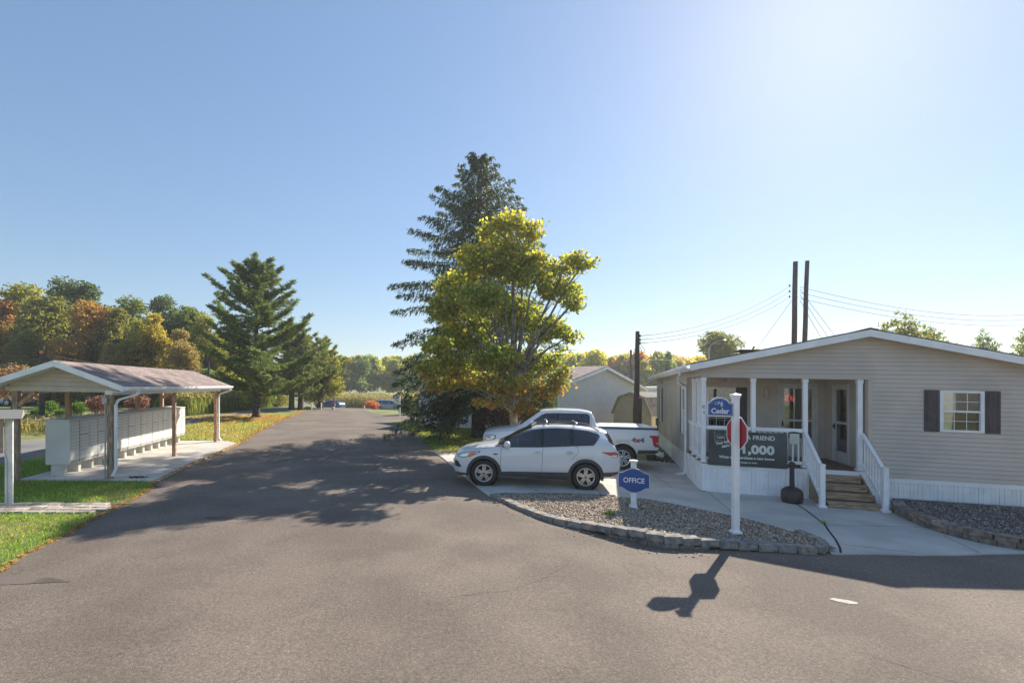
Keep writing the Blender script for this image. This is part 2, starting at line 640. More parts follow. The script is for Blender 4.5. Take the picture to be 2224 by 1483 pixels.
strip([(7.53, 11.5), (7.36, 10.9), (7.18, 10.38), (6.98, 9.8), (6.74, 9.35), (6.45, 8.77), (6.18, 8.3), (6.0, 8.04)], .035, .034)
for pts in ([(6.95, 9.75), (9.05, 9.75)], [(6.3, 8.55), (7.4, 8.1)], [(8.8, 9.15), (8.5, 8.2)], [(6.0, 12.9), (5.45, 10.35)], [(.0, 13.4), (6.0, 13.2)], [(1.1, 13.3), (1.45, 12.1)], [(3.0, 13.3), (3.0, 12.05)], [(5.2, 13.2), (5.6, 17.9)]):
    strip(pts, .012, .034)
struct('concrete_joints', jt, JOINT)
PADP = [(-11.98, 12.28), (-8.54, 12.56), (-9.27, 15.31), (-10.4, 20.41), (-11.1, 21.2), (-11.76, 21.35), (-13.9, 20.95), (-13.0, 17.0)]
struct('mail_pad', slab(PADP, -.05, .025), CONC)
jt = MB()
strip([(-12.4, 14.6), (-8.95, 14.2)], .01, .029)
strip([(-12.9, 17.0), (-9.65, 17.0)], .01, .029)
strip([(-10.5, 12.4), (-12.2, 20.8)], .01, .029)
struct('mail_pad_joints', jt, JOINT)
lf = MB()
for i in range(26):
    x, y = -9.35 + random.gauss(0, .12), 12.95 + random.gauss(0, .05)
    a = random.uniform(0, 3.1)
    lf.add([(x + .05 * math.cos(a), y + .05 * math.sin(a), .03), (x - .03 * math.sin(a), y + .03 * math.cos(a), .05), (x - .05 * math.cos(a), y - .05 * math.sin(a), .03), (x + .03 * math.sin(a), y - .03 * math.cos(a), .055)], [(0, 1, 2, 3)])
world()
tag(lf.build('leaf_pile', M('dead_leaf', (.05, .035, .025), .9)), 'small pile of dark dead leaves lying on the concrete mail pad', 'leaves')

# ---- brick paver path at the left
pp = tag(slab([(-13.2, 8.95), (-7.6, 9.44), (-7.58, 10.3), (-13.2, 9.75)], -.05, .006).build('paver_path', M('sand_bed', (.07, .06, .045), .95, var=.2)), kind='structure')
PAV = [M('paver_%d' % i, c, .9, var=.25, vs=7, fine=.2, fs=60, bump=.2) for i, c in enumerate(((.36, .31, .255), (.27, .235, .195), (.42, .36, .295)))]
pm = []
for i in range(3):
    K[0] = K[1] = 0
    pm.append(MB().box(-.142, .142, -.088, .088, -.02, .034).mesh('paver', bevel=.008))
    pm[-1].materials.append(PAV[i])
for r_ in range(4):
    for c_ in range(19):
        u_ = -13.1 + c_ * .305 + (.15 if r_ % 2 else 0)
        if u_ > -7.62 - .05 * r_:
            continue
        y_ = 9.06 + .086 * (u_ + 13.2) * 1.0 + r_ * .2 - .0
        o = bpy.data.objects.new('paver', random.choice(pm))
        COL.objects.link(o)
        o.parent = pp
        o.location = (u_, y_, .004 + random.uniform(-.006, .006) - S * u_)
        o.rotation_euler = (random.gauss(0, .012), random.gauss(0, .012) + math.atan(S), R(4.9) + random.gauss(0, .012))

# ---- planting beds edged with blocks
blockm = []
for i in range(4):
    for k in range(2):
        b = MB()
        K[0] = K[1] = 0
        b.box(-.5, .5, -.5, .5, -.5, .5)
        bm = bmesh.new()
        me = b.mesh('block')
        bm.from_mesh(me)
        bmesh.ops.subdivide_edges(bm, edges=bm.edges[:], cuts=2, use_grid_fill=True)
        for v in bm.verts:
            q = [abs(c) > .49 for c in v.co]
            if sum(q) >= 2:
                v.co *= .955
            v.co += Vector([random.gauss(0, .014) for _ in range(3)])
        bm.to_mesh(me)
        bm.free()
        me.materials.append(STONE[i])
        blockm.append(me)


def course(parent, pts, zf, hgt, dep, ln, off=0., cols=(0, 1, 2, 3), setback=0., skip=None, name='block'):
    """lay blocks end to end along a polyline; zf(t) is the height of the block's underside"""
    pts = [Vector((*p, 0)) for p in pts]
    seg = [(b - a).length for a, b in zip(pts[:-1], pts[1:])]
    tot = sum(seg)

    def pos(d):
        d = max(0, min(tot - 1e-4, d))
        for i, s_ in enumerate(seg):
            if d <= s_:
                return pts[i].lerp(pts[i + 1], d / s_)
            d -= s_
        return pts[-1].copy()
    d = off
    while d + ln * .5 < tot:
        p, q = pos(d), pos(min(tot, d + ln))
        t = (d + ln / 2) / tot
        d += ln
        if skip and skip(t):
            continue
        c = (p + q) / 2
        e = (q - p).normalized()
        c += Vector((-e.y, e.x, 0)) * (dep / 2 + setback)
        o = bpy.data.objects.new(name, blockm[2 * random.choice(cols) + random.randint(0, 1)])
        COL.objects.link(o)
        o.parent = parent
        o.location = (c.x, c.y, zf(t) + hgt / 2 - S * c.x)
        o.scale = ((q - p).length * .985, dep * random.uniform(.96, 1.04), hgt * random.uniform(.95, 1.0))
        o.rotation_euler = (random.gauss(0, .012), random.gauss(0, .012), math.atan2(e.y, e.x) + random.gauss(0, .012))


world()
HT = lambda t: np.interp(t, [0, .2, .38, .5, .58, .68, .8, 1], [.08, .09, .115, .18, .23, .21, .15, .12])
w1 = bpy.data.objects.new('retaining_wall', None)
COL.objects.link(w1)
tag(w1, 'low curved retaining wall of tan blocks edging the gravel bed with the office sign', 'retaining wall', 'block walls of the planting beds')
course(w1, BEDF, lambda t: HT(t) - .13, .13, .20, .315, .0, (0, 1, 1, 0))
course(w1, BEDF, lambda t: HT(t) - .235, .10, .17, .27, .12, (1, 2, 3), .03, lambda t: HT(t) < .18)
course(w1, BEDF, lambda t: HT(t) - .32, .085, .17, .3, .2, (3, 3, 2), .05, lambda t: HT(t) < .23)
course(w1, [BEDF[-1], (6.0, 8.25), (6.03, 8.6), (5.95, 9.1)], lambda t: .02, .12, .14, .3, 0, (1, 0))
course(w1, [(3.3, 12.0), (2.0, 12.08), (.34, 11.93), (.2, 11.7)], lambda t: -.02, .085, .10, .34, 0, (0, 1, 2))
BED2 = [(9.75, 11.45), (9.3, 10.85), (9.02, 10.0), (8.94, 9.4), (9.02, 8.95), (9.2, 8.6), (9.5, 8.35), (10.3, 8.15)]
w2 = bpy.data.objects.new('retaining_wall', None)
COL.objects.link(w2)
tag(w2, 'two-course retaining wall of dark brown blocks right of the porch steps', 'retaining wall', 'block walls of the planting beds')
BED2r = BED2
course(w2, BED2r, lambda t: .03, .11, .2, .24, 0, (2, 3, 3, 2))
course(w2, BED2r, lambda t: .14, .10, .24, .33, .1, (2, 0, 2, 3), -.02)
course(w2, [(13.4, 10.72), (9.8, 11.66)], lambda t: .1, .12, .14, .36, 0, (2, 3))


def stones(name, poly, zf, n, smin, smax, cols):
    """loose gravel: n squashed octahedra strewn over a bed"""
    poly = np.array(poly)
    lo, hi = poly.min(0), poly.max(0)
    pts = []
    while len(pts) < n:
        q = lo + rng.random((n, 2)) * (hi - lo)
        ins = np.zeros(len(q), bool)
        j = len(poly) - 1
        for i in range(len(poly)):
            c = ((poly[i, 1] > q[:, 1]) != (poly[j, 1] > q[:, 1])) & (q[:, 0] < (poly[j, 0] - poly[i, 0]) * (q[:, 1] - poly[i, 1]) / (poly[j, 1] - poly[i, 1] + 1e-12) + poly[i, 0])
            ins ^= c
            j = i
        pts += list(q[ins])
    p = np.array(pts[:n])
    z = np.array([zf(x, y) for x, y in p]) - S * p[:, 0]
    base = np.array([(1, 0, 0), (0, 1, 0), (-1, 0, 0), (0, -1, 0), (0, 0, 1), (0, 0, -1), (.7, .7, .35), (-.7, -.6, .4)], float)[:6]
    sz = smin + (smax - smin) * rng.random(n) ** 2
    a = rng.random(n) * 6.28
    V = base[None] * sz[:, None, None] * (0.7 + .6 * rng.random((n, 6, 1))) * np.array([1, .75, .6])
    ca, sa = np.cos(a)[:, None], np.sin(a)[:, None]
    tl = rng.normal(size=(n, 1)) * .5
    X, Y, Z = V[:, :, 0], V[:, :, 1], V[:, :, 2]
    Z2 = Z + X * tl
    V = np.stack([X * ca - Y * sa + p[:, 0:1], X * sa + Y * ca + p[:, 1:2], Z2 + z[:, None] + sz[:, None] * .3], axis=2)
    F = np.array([(0, 1, 4), (1, 2, 4), (2, 3, 4), (3, 0, 4), (1, 0, 5), (2, 1, 5), (3, 2, 5), (0, 3, 5)])
    me = bpy.data.meshes.new(name)
    me.vertices.add(n * 6)
    me.vertices.foreach_set('co', V.astype(np.float32).ravel())
    me.loops.add(n * 24)
    idx = (F[None] + (np.arange(n) * 6)[:, None, None]).astype(np.int32)
    me.loops.foreach_set('vertex_index', idx.ravel())
    me.polygons.add(n * 8)
    me.polygons.foreach_set('loop_start', np.arange(0, n * 24, 3, dtype=np.int32))
    ca_ = me.color_attributes.new('Col', 'FLOAT_COLOR', 'POINT')
    cc = np.ones((n * 6, 4), np.float32)
    cc[:, :3] = np.repeat(pick(cols, [1] * len(cols), n, .3), 6, axis=0)
    ca_.data.foreach_set('color', cc.ravel())
    me.update()
    me.materials.append(STONEM)
    o = bpy.data.objects.new(name, me)
    COL.objects.link(o)
    return o


STONEM = bpy.data.materials.new('pebble')
STONEM.use_nodes = True
_a = STONEM.node_tree.nodes.new('ShaderNodeAttribute')
_a.attribute_name = 'Col'
STONEM.node_tree.links.new(_a.outputs[0], STONEM.node_tree.nodes['Principled BSDF'].inputs['Base Color'])
STONEM.node_tree.nodes['Principled BSDF'].inputs['Roughness'].default_value = .8
GCOL = [(.46, .35, .24), (.30, .23, .17), (.52, .43, .32), (.19, .145, .11), (.42, .28, .18), (.62, .54, .43)]


def bedz(x, y):
    xf = np.array([p[0] for p in BEDF])
    yf = np.interp(x, xf, [p[1] for p in BEDF])
    top = HT(np.interp(x, xf, np.linspace(0, 1, len(BEDF)))) - .035
    k = min(1, max(0, (y - yf) / 2.4))
    return float(top * (1 - k) + .035 * k)


BEDIN = [(x + .03, y + .16) for x, y in BEDF[1:-1]] + [(5.85, 8.2), (5.93, 8.6), (5.88, 9.0), (5.62, 9.7), (5.3, 10.3), (4.88, 10.7), (4.4, 11.25), (3.9, 11.65), (3.3, 11.84), (1.5, 11.95), (.5, 11.8)]
gb = MB()
NX, NY = 30, 12
bx0, bx1 = .3, 6.0
for i in range(NX + 1):
    x = bx0 + (bx1 - bx0) * i / NX
    yf = float(np.interp(x, [p[0] for p in BEDF], [p[1] for p in BEDF])) + .12
    yb = float(np.interp(x, [p[0] for p in BEDB], [p[1] for p in BEDB])) - .02
    yb = max(yb, yf + .1)
    for j in range(NY + 1):
        y = yf + (yb - yf) * j / NY
        gb.v.append((x, y, bedz(x, y) - .005))
for i in range(NX):
    for j in range(NY):
        a = i * (NY + 1) + j
        gb.f.append((a, a + NY + 1, a + NY + 2, a + 1))
struct('gravel_bed', gb, GRAVELB)
tag(stones('gravel', BEDIN, bedz, 22000, .010, .032, GCOL), 'loose tan and grey gravel filling the bed around the office sign', 'gravel', kind='stuff')
BED2IN = [(9.85, 11.2), (9.5, 10.8), (9.3, 10.0), (9.22, 9.4), (9.3, 8.95), (9.5, 8.65), (9.8, 8.5), (12.5, 9.0), (13.0, 10.7), (10.2, 11.45)]
struct('dark_gravel_bed', sheet(BED2IN, .185), GRAVELB)
tag(stones('gravel', BED2IN, lambda x, y: .185, 8000, .013, .042, [(.2, .165, .14), (.14, .115, .10), (.27, .24, .215), (.1, .085, .08), (.22, .15, .115), (.36, .34, .32)]),
    'darker stone mulch in the bed below the house window', 'gravel', kind='stuff')
spill = [(x - .02, y - .02) for x, y in BEDF] + [(x - .25, y - .4) for x, y in BEDF[::-1]]
tag(stones('gravel', spill, lambda x, y: .004, 170, .008, .024, GCOL), 'few loose pebbles spilled onto the asphalt along the bed wall', 'pebbles', kind='stuff')
tag(stones('gravel', [(6.95, 17.3), (7.3, 17.2), (8.5, 21.8), (7.5, 21.8), (6.4, 18.6)], lambda x, y: .01, 700, .02, .06, [(.16, .12, .1), (.24, .2, .17), (.1, .085, .07)]),
    'mulch and stones along the house wall behind the pickup', 'mulch', kind='stuff')
# weeds in the beds
for (x, y, s_, lab) in ((2.62, 10.0, .10, 'small bright green weed growing in the sunlit gravel'), (11.1, 9.55, .09, 'small weed in the dark stone bed under the house window'), (7.0, 9.85, .06, 'tiny weed sprouting from the curved walkway joint')):
    z = bedz(x, y) if x < 6 else (.19 if x > 9 else .03)
    d = unit(40)
    d[:, 2] = np.abs(d[:, 2]) * .8 + .3
    P = np.array([x, y, z - S * x]) + d * s_ * .6
    tag(quads('weed', blades(P, s_ * 1.1, s_ * .35, d), pick([(.16, .22, .03), (.25, .28, .05)], [1, 1], 40), LEAF), lab, 'weed', 'weeds in the beds and joints')


# ---- grass blades near the camera, litter along the kerbless edge
def inpoly(q, poly):
    poly = np.array(poly)
    ins = np.zeros(len(q), bool)
    j = len(poly) - 1
    for i in range(len(poly)):
        c = ((poly[i, 1] > q[:, 1]) != (poly[j, 1] > q[:, 1])) & (q[:, 0] < (poly[j, 0] - poly[i, 0]) * (q[:, 1] - poly[i, 1]) / (poly[j, 1] - poly[i, 1] + 1e-12) + poly[i, 0])
        ins ^= c
        j = i
    return ins


def grass(poly, dens, h, wd, name, label, cols, wts):
    poly = np.array(poly)
    lo, hi = poly.min(0), poly.max(0)
    n = int(dens * (hi - lo).prod())
    q = lo + rng.random((n, 2)) * (hi - lo)
    q = q[inpoly(q, poly)]
    # thin and brown where the turf is worn
    f = np.sin(q[:, 0] * 1.7 + 1.3 * np.sin(q[:, 1] * 1.1)) + np.sin(q[:, 1] * 2.3 + q[:, 0] * .9) + rng.normal(size=len(q)) * .8
    keep = f > -1.6
    q, f = q[keep], f[keep]
    n = len(q)
    hh = h * (.5 + rng.random(n))
    d = unit(n) * .55
    d[:, 2] = 1
    d /= np.linalg.norm(d, axis=1, keepdims=True)
    P = np.stack([q[:, 0], q[:, 1], hh * .42 - S * q[:, 0]], 1)
    C = pick(cols, wts, n, .3)
    C = np.where((f < -.3)[:, None], C * np.array([1.25, .9, .9]), C)
    o = quads(name, blades(P, hh, wd, d), C, LEAF)
    return tag(o, label, 'grass', kind='stuff')


GC = [(.115, .2, .04), (.155, .25, .052), (.085, .155, .036), (.23, .22, .09)]
grass([(-15, 4), (-6.5, 4), (-6.6, 6.45), (-6.9, 7.18), (-7.05, 7.82), (-7.38, 8.9), (-7.62, 9.42), (-13.5, 8.95), (-15, 8.8)], 1500, .06, .010, 'grass', 'short green lawn in the near left corner in front of the pavers', GC, [3, 3, 1.5, .5])
grass([(-14.6, 9.7), (-7.65, 10.35), (-8.1, 11.5), (-8.62, 12.5), (-12.0, 12.25), (-13.2, 17.2), (-14.2, 15.5), (-14.6, 14)], 1100, .07, .012, 'grass', 'shaded lawn between the paver path and the mail pad', GC, [3, 2, 2, .6])
grass([(-10.5, 20.6), (-12.1, 25.44), (-13.9, 31.8), (-16, 40), (-19, 40), (-18.3, 32.4), (-17.5, 28), (-16.5, 22), (-14, 21.1), (-11.8, 21.4)], 160, .10, .03, 'grass', 'lawn strip with pine needles beyond the mail pad', [(.17, .20, .05), (.23, .22, .06), (.28, .21, .09)], [3, 2, 1.5])
grass([(-1.9, 19.5), (-3.4, 25.2), (-5.3, 31.4), (-6.5, 34), (-4.6, 34), (-4, 31.5), (1, 29), (4, 25), (3.5, 19.2)], 150, .09, .03, 'grass', 'lawn under the spruce and maple beside the driveway', [(.17, .24, .04), (.12, .18, .035), (.24, .21, .08)], [3, 2, 1])
# orange needle litter gathered along the lawn's road edge
n = 6500
e = np.array(ROADL[2:])
seg = np.linalg.norm(np.diff(e, axis=0), axis=1)
cum = np.concatenate([[0], np.cumsum(seg)])
d_ = rng.random(n) * cum[-1]
q = np.stack([np.interp(d_, cum, e[:, 0]), np.interp(d_, cum, e[:, 1])], 1)
q[:, 0] += rng.normal(size=n) * (.02 + .0016 * q[:, 1]) - .03 - .002 * q[:, 1]
P = np.stack([q[:, 0], q[:, 1], .012 + rng.random(n) * .02 - S * q[:, 0]], 1)
dd = unit(n)
dd[:, 2] *= .15
dd /= np.linalg.norm(dd, axis=1, keepdims=True)
sz = .05 + .003 * q[:, 1]
tag(quads('needle_litter', blades(P, sz, sz * .28, dd), pick([(.24, .14, .065), (.30, .2, .10), (.16, .10, .05)], [3, 2, 1], n), LEAF), 'line of orange pine needles along the lawn edge of the road', 'pine needles', kind='stuff')
n = 5200
q = np.stack([-16.9 + rng.normal(size=n) * 1.8, 35.0 + rng.normal(size=n) * 1.7], 1)
q = q[q[:, 0] < np.interp(q[:, 1], [p[1] for p in ROADL[1:]], [p[0] for p in ROADL[1:]]) - .15]
n = len(q)
P = np.stack([q[:, 0], q[:, 1], .03 + rng.random(n) * .03 - S * q[:, 0]], 1)
dd = unit(n)
dd[:, 2] *= .15
tag(quads('needle_litter', blades(P, .2, .06, dd), pick([(.27, .16, .08), (.32, .2, .11), (.18, .11, .06)], [3, 2, 1], n), LEAF), 'carpet of orange needles under the tall pine', 'pine needles', kind='stuff')
n = 130
q = np.concatenate([np.stack([-9.5 + rng.random(n) * 3.1, 6 + rng.random(n) * 3.2], 1), np.stack([-2 + rng.random(n) * 4, 19.5 + rng.random(n) * 6], 1)])
q = q[(q[:, 0] < np.interp(q[:, 1], [p[1] for p in ROADL[1:]], [p[0] for p in ROADL[1:]])) | (q[:, 1] > 15)]
n = len(q)
P = np.stack([q[:, 0], q[:, 1], .055 - S * q[:, 0]], 1)
dd = unit(n)
dd[:, 2] *= .3
tag(quads('fallen_leaves', blades(P, .065, .05, dd), pick([(.30, .19, .09), (.26, .11, .05), (.36, .29, .15)], [2, 1, 1], n), LEAF), 'dry brown maple leaves scattered on the lawns', 'leaves', kind='stuff')

# ================================================================== THE OFFICE HOUSE
HA = R(-14.55)
house = thing('office_house', 'beige sided office house with covered corner porch and white skirting', 'house', 5.854, 12.844, HA)
UW, VL, PD, PU = 7.42, 11.8, 2.36, 3.8          # width, length, porch depth, porch width
ZD, ZB, ZS = .80, 3.11, .68                     # deck, porch beam, foot of siding
EX = .105


def rz(u):                                       # top of the roof
    return 4.31 - .218 * abs(u - 3.71)


def cut(a, b, holes):
    seg = [(a, b)]
    for h0, h1 in holes:
        seg = [s_ for x0, x1 in seg for s_ in ((x0, min(x1, h0)), (max(x0, h1), x1)) if s_[1] - s_[0] > .01]
    return seg


def backing(name, ax, c0, c1, a, b, z0, z1, holes):
    """plain sheathing with real openings; ax 'x' runs along x at y c0..c1, 'y' runs along y at x c0..c1"""
    mb = MB()
    zs = sorted({z0, z1, *[z for h in holes for z in h[2:] if z0 < z < z1]})
    for lo, hi in zip(zs[:-1], zs[1:]):
        m_ = (lo + hi) / 2
        for s0, s1 in cut(a, b, [(h[0], h[1]) for h in holes if h[2] < m_ < h[3]]):
            mb.box(s0, s1, c0, c1, lo, hi) if ax == 'x' else mb.box(c0, c1, s0, s1, lo, hi)
    return mb.build(name, BEIGE, house)


def siding(wall, ax, face, sgn, a, b, z0, z1, holes=(), ends=None, mat=None, ex=EX):
    """lap siding, one board per course and stretch of wall; sgn is the way the wall faces"""
    z = z0
    while z < z1 - .02:
        top = min(z + ex, z1)
        lo, hi = ends(z + ex * .45) if ends else (a, b)
        lo, hi = max(lo, a), min(hi, b)
        hs = [(h[0], h[1]) for h in holes if h[2] < z + ex * .5 < h[3]]
        for s0, s1 in cut(lo, hi, hs):
            n0, n1, n2 = face, face + sgn * .026, face + sgn * .012
            sec = [(n0, z + .013), (n1, z + .011), (n1, z + .02), (n2, top), (n0, top)]
            MB().prism(sec, s0, s1, 'x' if ax == 'x' else 'y').build('siding_plank', mat or BEIGE, wall)
        z += ex


WIN = (5.29, 6.12, 1.86, 2.845)
fh = [(0, PU, 0, ZB), WIN]
wall_f = backing('front_wall', 'x', .0, .10, 0, UW, ZS - .01, 3.4, [(0, PU, .3, ZB), WIN])
MB().prism([(0, 3.4), (UW, 3.4), (UW, rz(UW) - .13), (3.71, 4.31 - .13), (0, rz(0) - .13)], .0, .10, 'y').build('gable', BEIGE, house)
siding(wall_f, 'x', 0., -1, 0, UW, ZS, 4.16, [(0, PU + .09, 0, ZB + .01), WIN], lambda z: (3.71 - (4.31 - .14 - z) / .218, 3.71 + (4.31 - .14 - z) / .218))
LW = [(2.62, 3.42, 1.3, 2.83), (9.55, 10.3, 1.3, 2.83)]
wall_l = backing('left_wall', 'y', 0., .10, PD, VL, ZS - .01, 3.34, LW)
siding(wall_l, 'y', 0., -1, PD + .06, VL, ZS, 3.3, LW)
siding(wall_l, 'y', 0., -1, .0, PD + .06, ZB, 3.3)
MB().box(.004, .10, .1, PD, ZB, 3.34).build('porch_side_beam', BEIGE, house)
PW = [(.56, 1.36, 1.55, 2.84), (2.62, 3.53, .86, 2.93)]
wall_b = backing('porch_back_wall', 'x', PD, PD + .1, .1, PU + .1, .5, ZB, PW)
siding(wall_b, 'x', PD, -1, .1, PU, ZD, ZB, [(.53, 1.39, 1.52, 2.87), (2.55, 3.66, .8, 3.0)])
PR = [(.95, 1.78, .84, 2.92)]
wall_r = backing('porch_right_wall', 'y', PU, PU + .1, .1, PD, .5, ZB, PR)
siding(wall_r, 'y', PU, -1, .03, PD - .02, ZD, ZB, [(.9, 1.83, .8, 2.99)])
MB().box(UW - .1, UW, .1, VL, .3, 3.34).build('right_wall', BEIGE, house)
MB().box(0, UW, VL - .1, VL, .3, 3.5).build('rear_wall', BEIGE, house)
MB().box(.1, PU + .1, .1, PD + .1, ZB - .0, ZB + .03).build('porch_ceiling', BEIGET, house)
# trim
for x0, x1, y0, y1, z0, z1 in ((PU + .005, PU + .10, -.028, -.001, ZS, ZB), (-.028, -.001, PD, PD + .09, ZS, ZB), (-.028, -.001, VL - .09, VL, ZS, 3.3), (UW + .001, UW + .03, -.03, .08, ZS, 3.3)):
    MB().box(x0, x1, y0, y1, z0, z1).build('corner_trim', BEIGET, house)
MB().box(-.02, PU + .01, -.024, .1, ZB - .035, ZB).build('beam_trim', BEIGET, house)
fr = MB()
for s_ in (-1, 1):
    u1 = -.0 if s_ < 0 else UW
    fr.add([(u1, -.03, rz(u1) - .22), (3.71, -.03, 4.31 - .22), (3.71, -.03, 4.31 - .14), (u1, -.03, rz(u1) - .14), (u1, 0, rz(u1) - .22), (3.71, 0, 4.31 - .22), (3.71, 0, 4.31 - .14), (u1, 0, rz(u1) - .14)],
           [(0, 1, 2, 3), (4, 5, 1, 0), (3, 2, 6, 7)])
fr.build('rake_frieze', BEIGET, house)
# roof
E0, E1, F0, F1 = -.34, UW + .34, -.36, VL + .3
roof = MB()
for a, b in ((E0, 3.71), (3.71, E1)):
    za, zb = rz(a), rz(b)
    roof.add([(a, F0 + .02, za), (b, F0 + .02, zb), (b, F1, zb), (a, F1, za), (a, F0 + .02, za - .03), (b, F0 + .02, zb - .03), (b, F1, zb - .03), (a, F1, za - .03)],
             [(0, 1, 2, 3), (7, 6, 5, 4), (0, 4, 5, 1), (2, 6, 7, 3), (0, 3, 7, 4), (1, 5, 6, 2)])
roofo = roof.build('roof', ROOFG, house)
MB().add([(3.51, F0 + .01, rz(3.51) + .012), (3.71, F0 + .01, 4.33), (3.91, F0 + .01, rz(3.91) + .012), (3.51, F1, rz(3.51) + .012), (3.71, F1, 4.33), (3.91, F1, rz(3.91) + .012)], [(0, 1, 4, 3), (1, 2, 5, 4)]).build('ridge_cap', ROOFG, roofo)
for a, b in ((E0, 3.71), (3.71, E1)):
    za, zb = rz(a) - .032, rz(b) - .032
    MB().add([(a, F0, za), (b, F0, zb), (b, F0, zb - .165), (a, F0, za - .165), (a, F0 + .025, za), (b, F0 + .025, zb), (b, F0 + .025, zb - .165), (a, F0 + .025, za - .165)],
             [(3, 2, 1, 0), (4, 5, 6, 7), (0, 1, 5, 4), (2, 3, 7, 6)]).build('rake_fascia', WHITE, roofo)
    MB().add([(a, F0 + .025, za - .15), (b, F0 + .025, zb - .15), (b, -.03, zb - .15), (a, -.03, za - .15)], [(0, 1, 2, 3)]).build('rake_soffit', BEIGET, roofo)
zf_ = rz(E0) - .03
MB().box(E0 - .0, E0 + .02, F0, F1, zf_ - .15, zf_).build('eave_fascia', WHITE, roofo)
MB().box(E0 + .02, 0, F0 + .03, F1, zf_ - .155, zf_ - .14).build('eave_soffit', BEIGET, roofo)
gut = MB()
gut.prism([(E0 - .11, zf_ - .005), (E0 - .115, zf_ - .06), (E0 - .08, zf_ - .11), (E0 - .003, zf_ - .115), (E0 - .003, zf_ - .105), (E0 - .075, zf_ - .1), (E0 - .105, zf_ - .055), (E0 - .1, zf_ - .005)], F0 + .02, F1, 'y')
gut.build('gutter', WHITE, roofo)
MB().box(E1 - .02, E1, F0, F1, rz(E1) - .18, rz(E1) - .03).build('eave_fascia', WHITE, roofo)
ds = MB()
pts = [(E0 - .06, 1.2, zf_ - .1), (E0 - .06, 1.2, zf_ - .22), (E0 + .0, 1.9, zf_ - .42), (-.07, 2.32, zf_ - .55), (-.07, 2.32, 1.6), (-.07, 2.32, .22), (-.13, 2.3, .10), (-.33, 2.25, .075)]
for a, b in zip(pts[:-1], pts[1:]):
    ds.bar(a, b, .075, .055)
ds.build('downspout', WHITE, house)
MB().tube([(6.1, 3.0, rz(6.1) - .02), (6.1, 3.0, rz(6.1) + .32)], .05, 10).build('vent_pipe', M('vent_grey', (.12, .11, .11), .7), roofo)
rv = MB()
rv.box(1.55, 2.05, 2.1, 2.6, rz(1.55) - .02, rz(2.05) + .015)
rv.box(1.4, 2.2, 1.95, 2.75, rz(2.05) + .015, rz(2.05) + .035)
rv.build('roof_vent', M('vent_brown', (.10, .08, .07), .8, var=.2), roofo)
# skirting: ribbed panels under a cap rail


def skirt(name, ax, face, a, b, z0, z1, cap):
    o = MB()
    (o.box(a, b, face - .03, face + .02, z1 - cap, z1) if ax == 'x' else o.box(face - .03, face + .02, a, b, z1 - cap, z1))
    root = o.build(name, WHITE, house)
    p = a
    while p < b - .02:
        e = min(p + .40, b)
        sec = []
        for q0, n0 in ((0, .014), (.08, .014), (.083, .0), (.095, .0), (.098, .014), (.185, .014), (.195, .002), (.245, .002), (.25, .014), (.262, .014), (.267, .002), (.31, .002), (.318, .014), (.386, .014), (.39, -.004), (.399, -.004)):
            if p + q0 <= e:
                sec.append((p + q0, face - n0))
        sec += [(e, face), (e, face + .012), (p, face + .012)]
        if ax == 'y':
            sec = [(n_, q0) for q0, n_ in sec]
        MB().prism(sec, z0, z1 - cap, 'z').build('skirt_panel', WHITE, root)
        p = e
    return root


skirt('porch_skirting', 'x', -.005, .0, 2.62, .03, ZD - .025, .10)
skirt('front_skirting', 'x', .02, 3.66, UW, .0, ZS, .11)
skirt('porch_side_skirting', 'y', -.005, .02, PD, .03, ZD - .025, .10)
skirt('side_skirting', 'y', .02, PD + .03, VL, .0, ZS, .08)
MB().box(-.06, .10, -.06, .03, .0, .045).build('skirt_foot', M('worn_wood', (.25, .2, .15), .9, var=.3), house)
# porch deck boards
dk = MB().box(.02, PU, .03, PD, ZD - .12, ZD - .03).build('porch_deck', DECK, house)
v = .0
while v < PD - .05:
    MB().box(.0, PU if v > .02 else PU, v, min(PD, v + .135), ZD - .03, ZD).build('deck_board', DECK, dk)
    v += .14
MB().box(2.5, PU - .02, -.03, .0, ZD - .135, ZD - .012).build('deck_edge_trim', WHITE, house)
# porch posts
PPOS = [(.06, .07), (1.26, .07), (2.46, .07), (3.66, .07), (.06, .72), (.06, 1.52)]
for i, (u, v) in enumerate(PPOS):
    po = MB().box(u - .053, u + .053, v - .053, v + .053, ZD, ZB - .035).build('porch_post', WHITE, house, bevel=.006)
    MB().box(u - .082, u + .082, v - .082, v + .082, ZD, ZD + .05).build('post_base', WHITE, po, bevel=.01)
    MB().box(u - .066, u + .066, v - .066, v + .066, ZB - .125, ZB - .036).build('post_cap', WHITE, po, bevel=.01)
setK(HA)
text('C', .105, BLACK, house, at(.055, .014, 2.28), 'house_number', bold=.003)
text('1', .10, BLACK, house, at(.06, .014, 2.13), 'house_number', bold=.003)


def railing(a, b, z0=None, n=None):
    """rail between two posts on the deck (a, b in plan)"""
    a, b = Vector((*a, 0)), Vector((*b, 0))
    zt, zb = 1.74, ZD + .11
    root = MB().bar(a + Vector((0, 0, zt)), b + Vector((0, 0, zt)), .085, .10).build('porch_railing', WHITE, house, bevel=.008)
    MB().bar(a + Vector((0, 0, zb)), b + Vector((0, 0, zb)), .05, .08).build('bottom_rail', WHITE, root)
    L = (b - a).length
    n = n or int(L / .135)
    for i in range(n):
        p = a.lerp(b, (i + .7) / (n + .4))
        MB().box(p.x - .018, p.x + .018, p.y - .018, p.y + .018, zb, zt - .04).build('baluster', WHITE, root)


for p, q in (((.12, .07), (1.2, .07)), ((1.32, .07), (2.4, .07)), ((.06, .13), (.06, .66)), ((.06, .78), (.06, 1.46)), ((.06, 1.58), (.06, PD - .02))):
    railing(p, q)
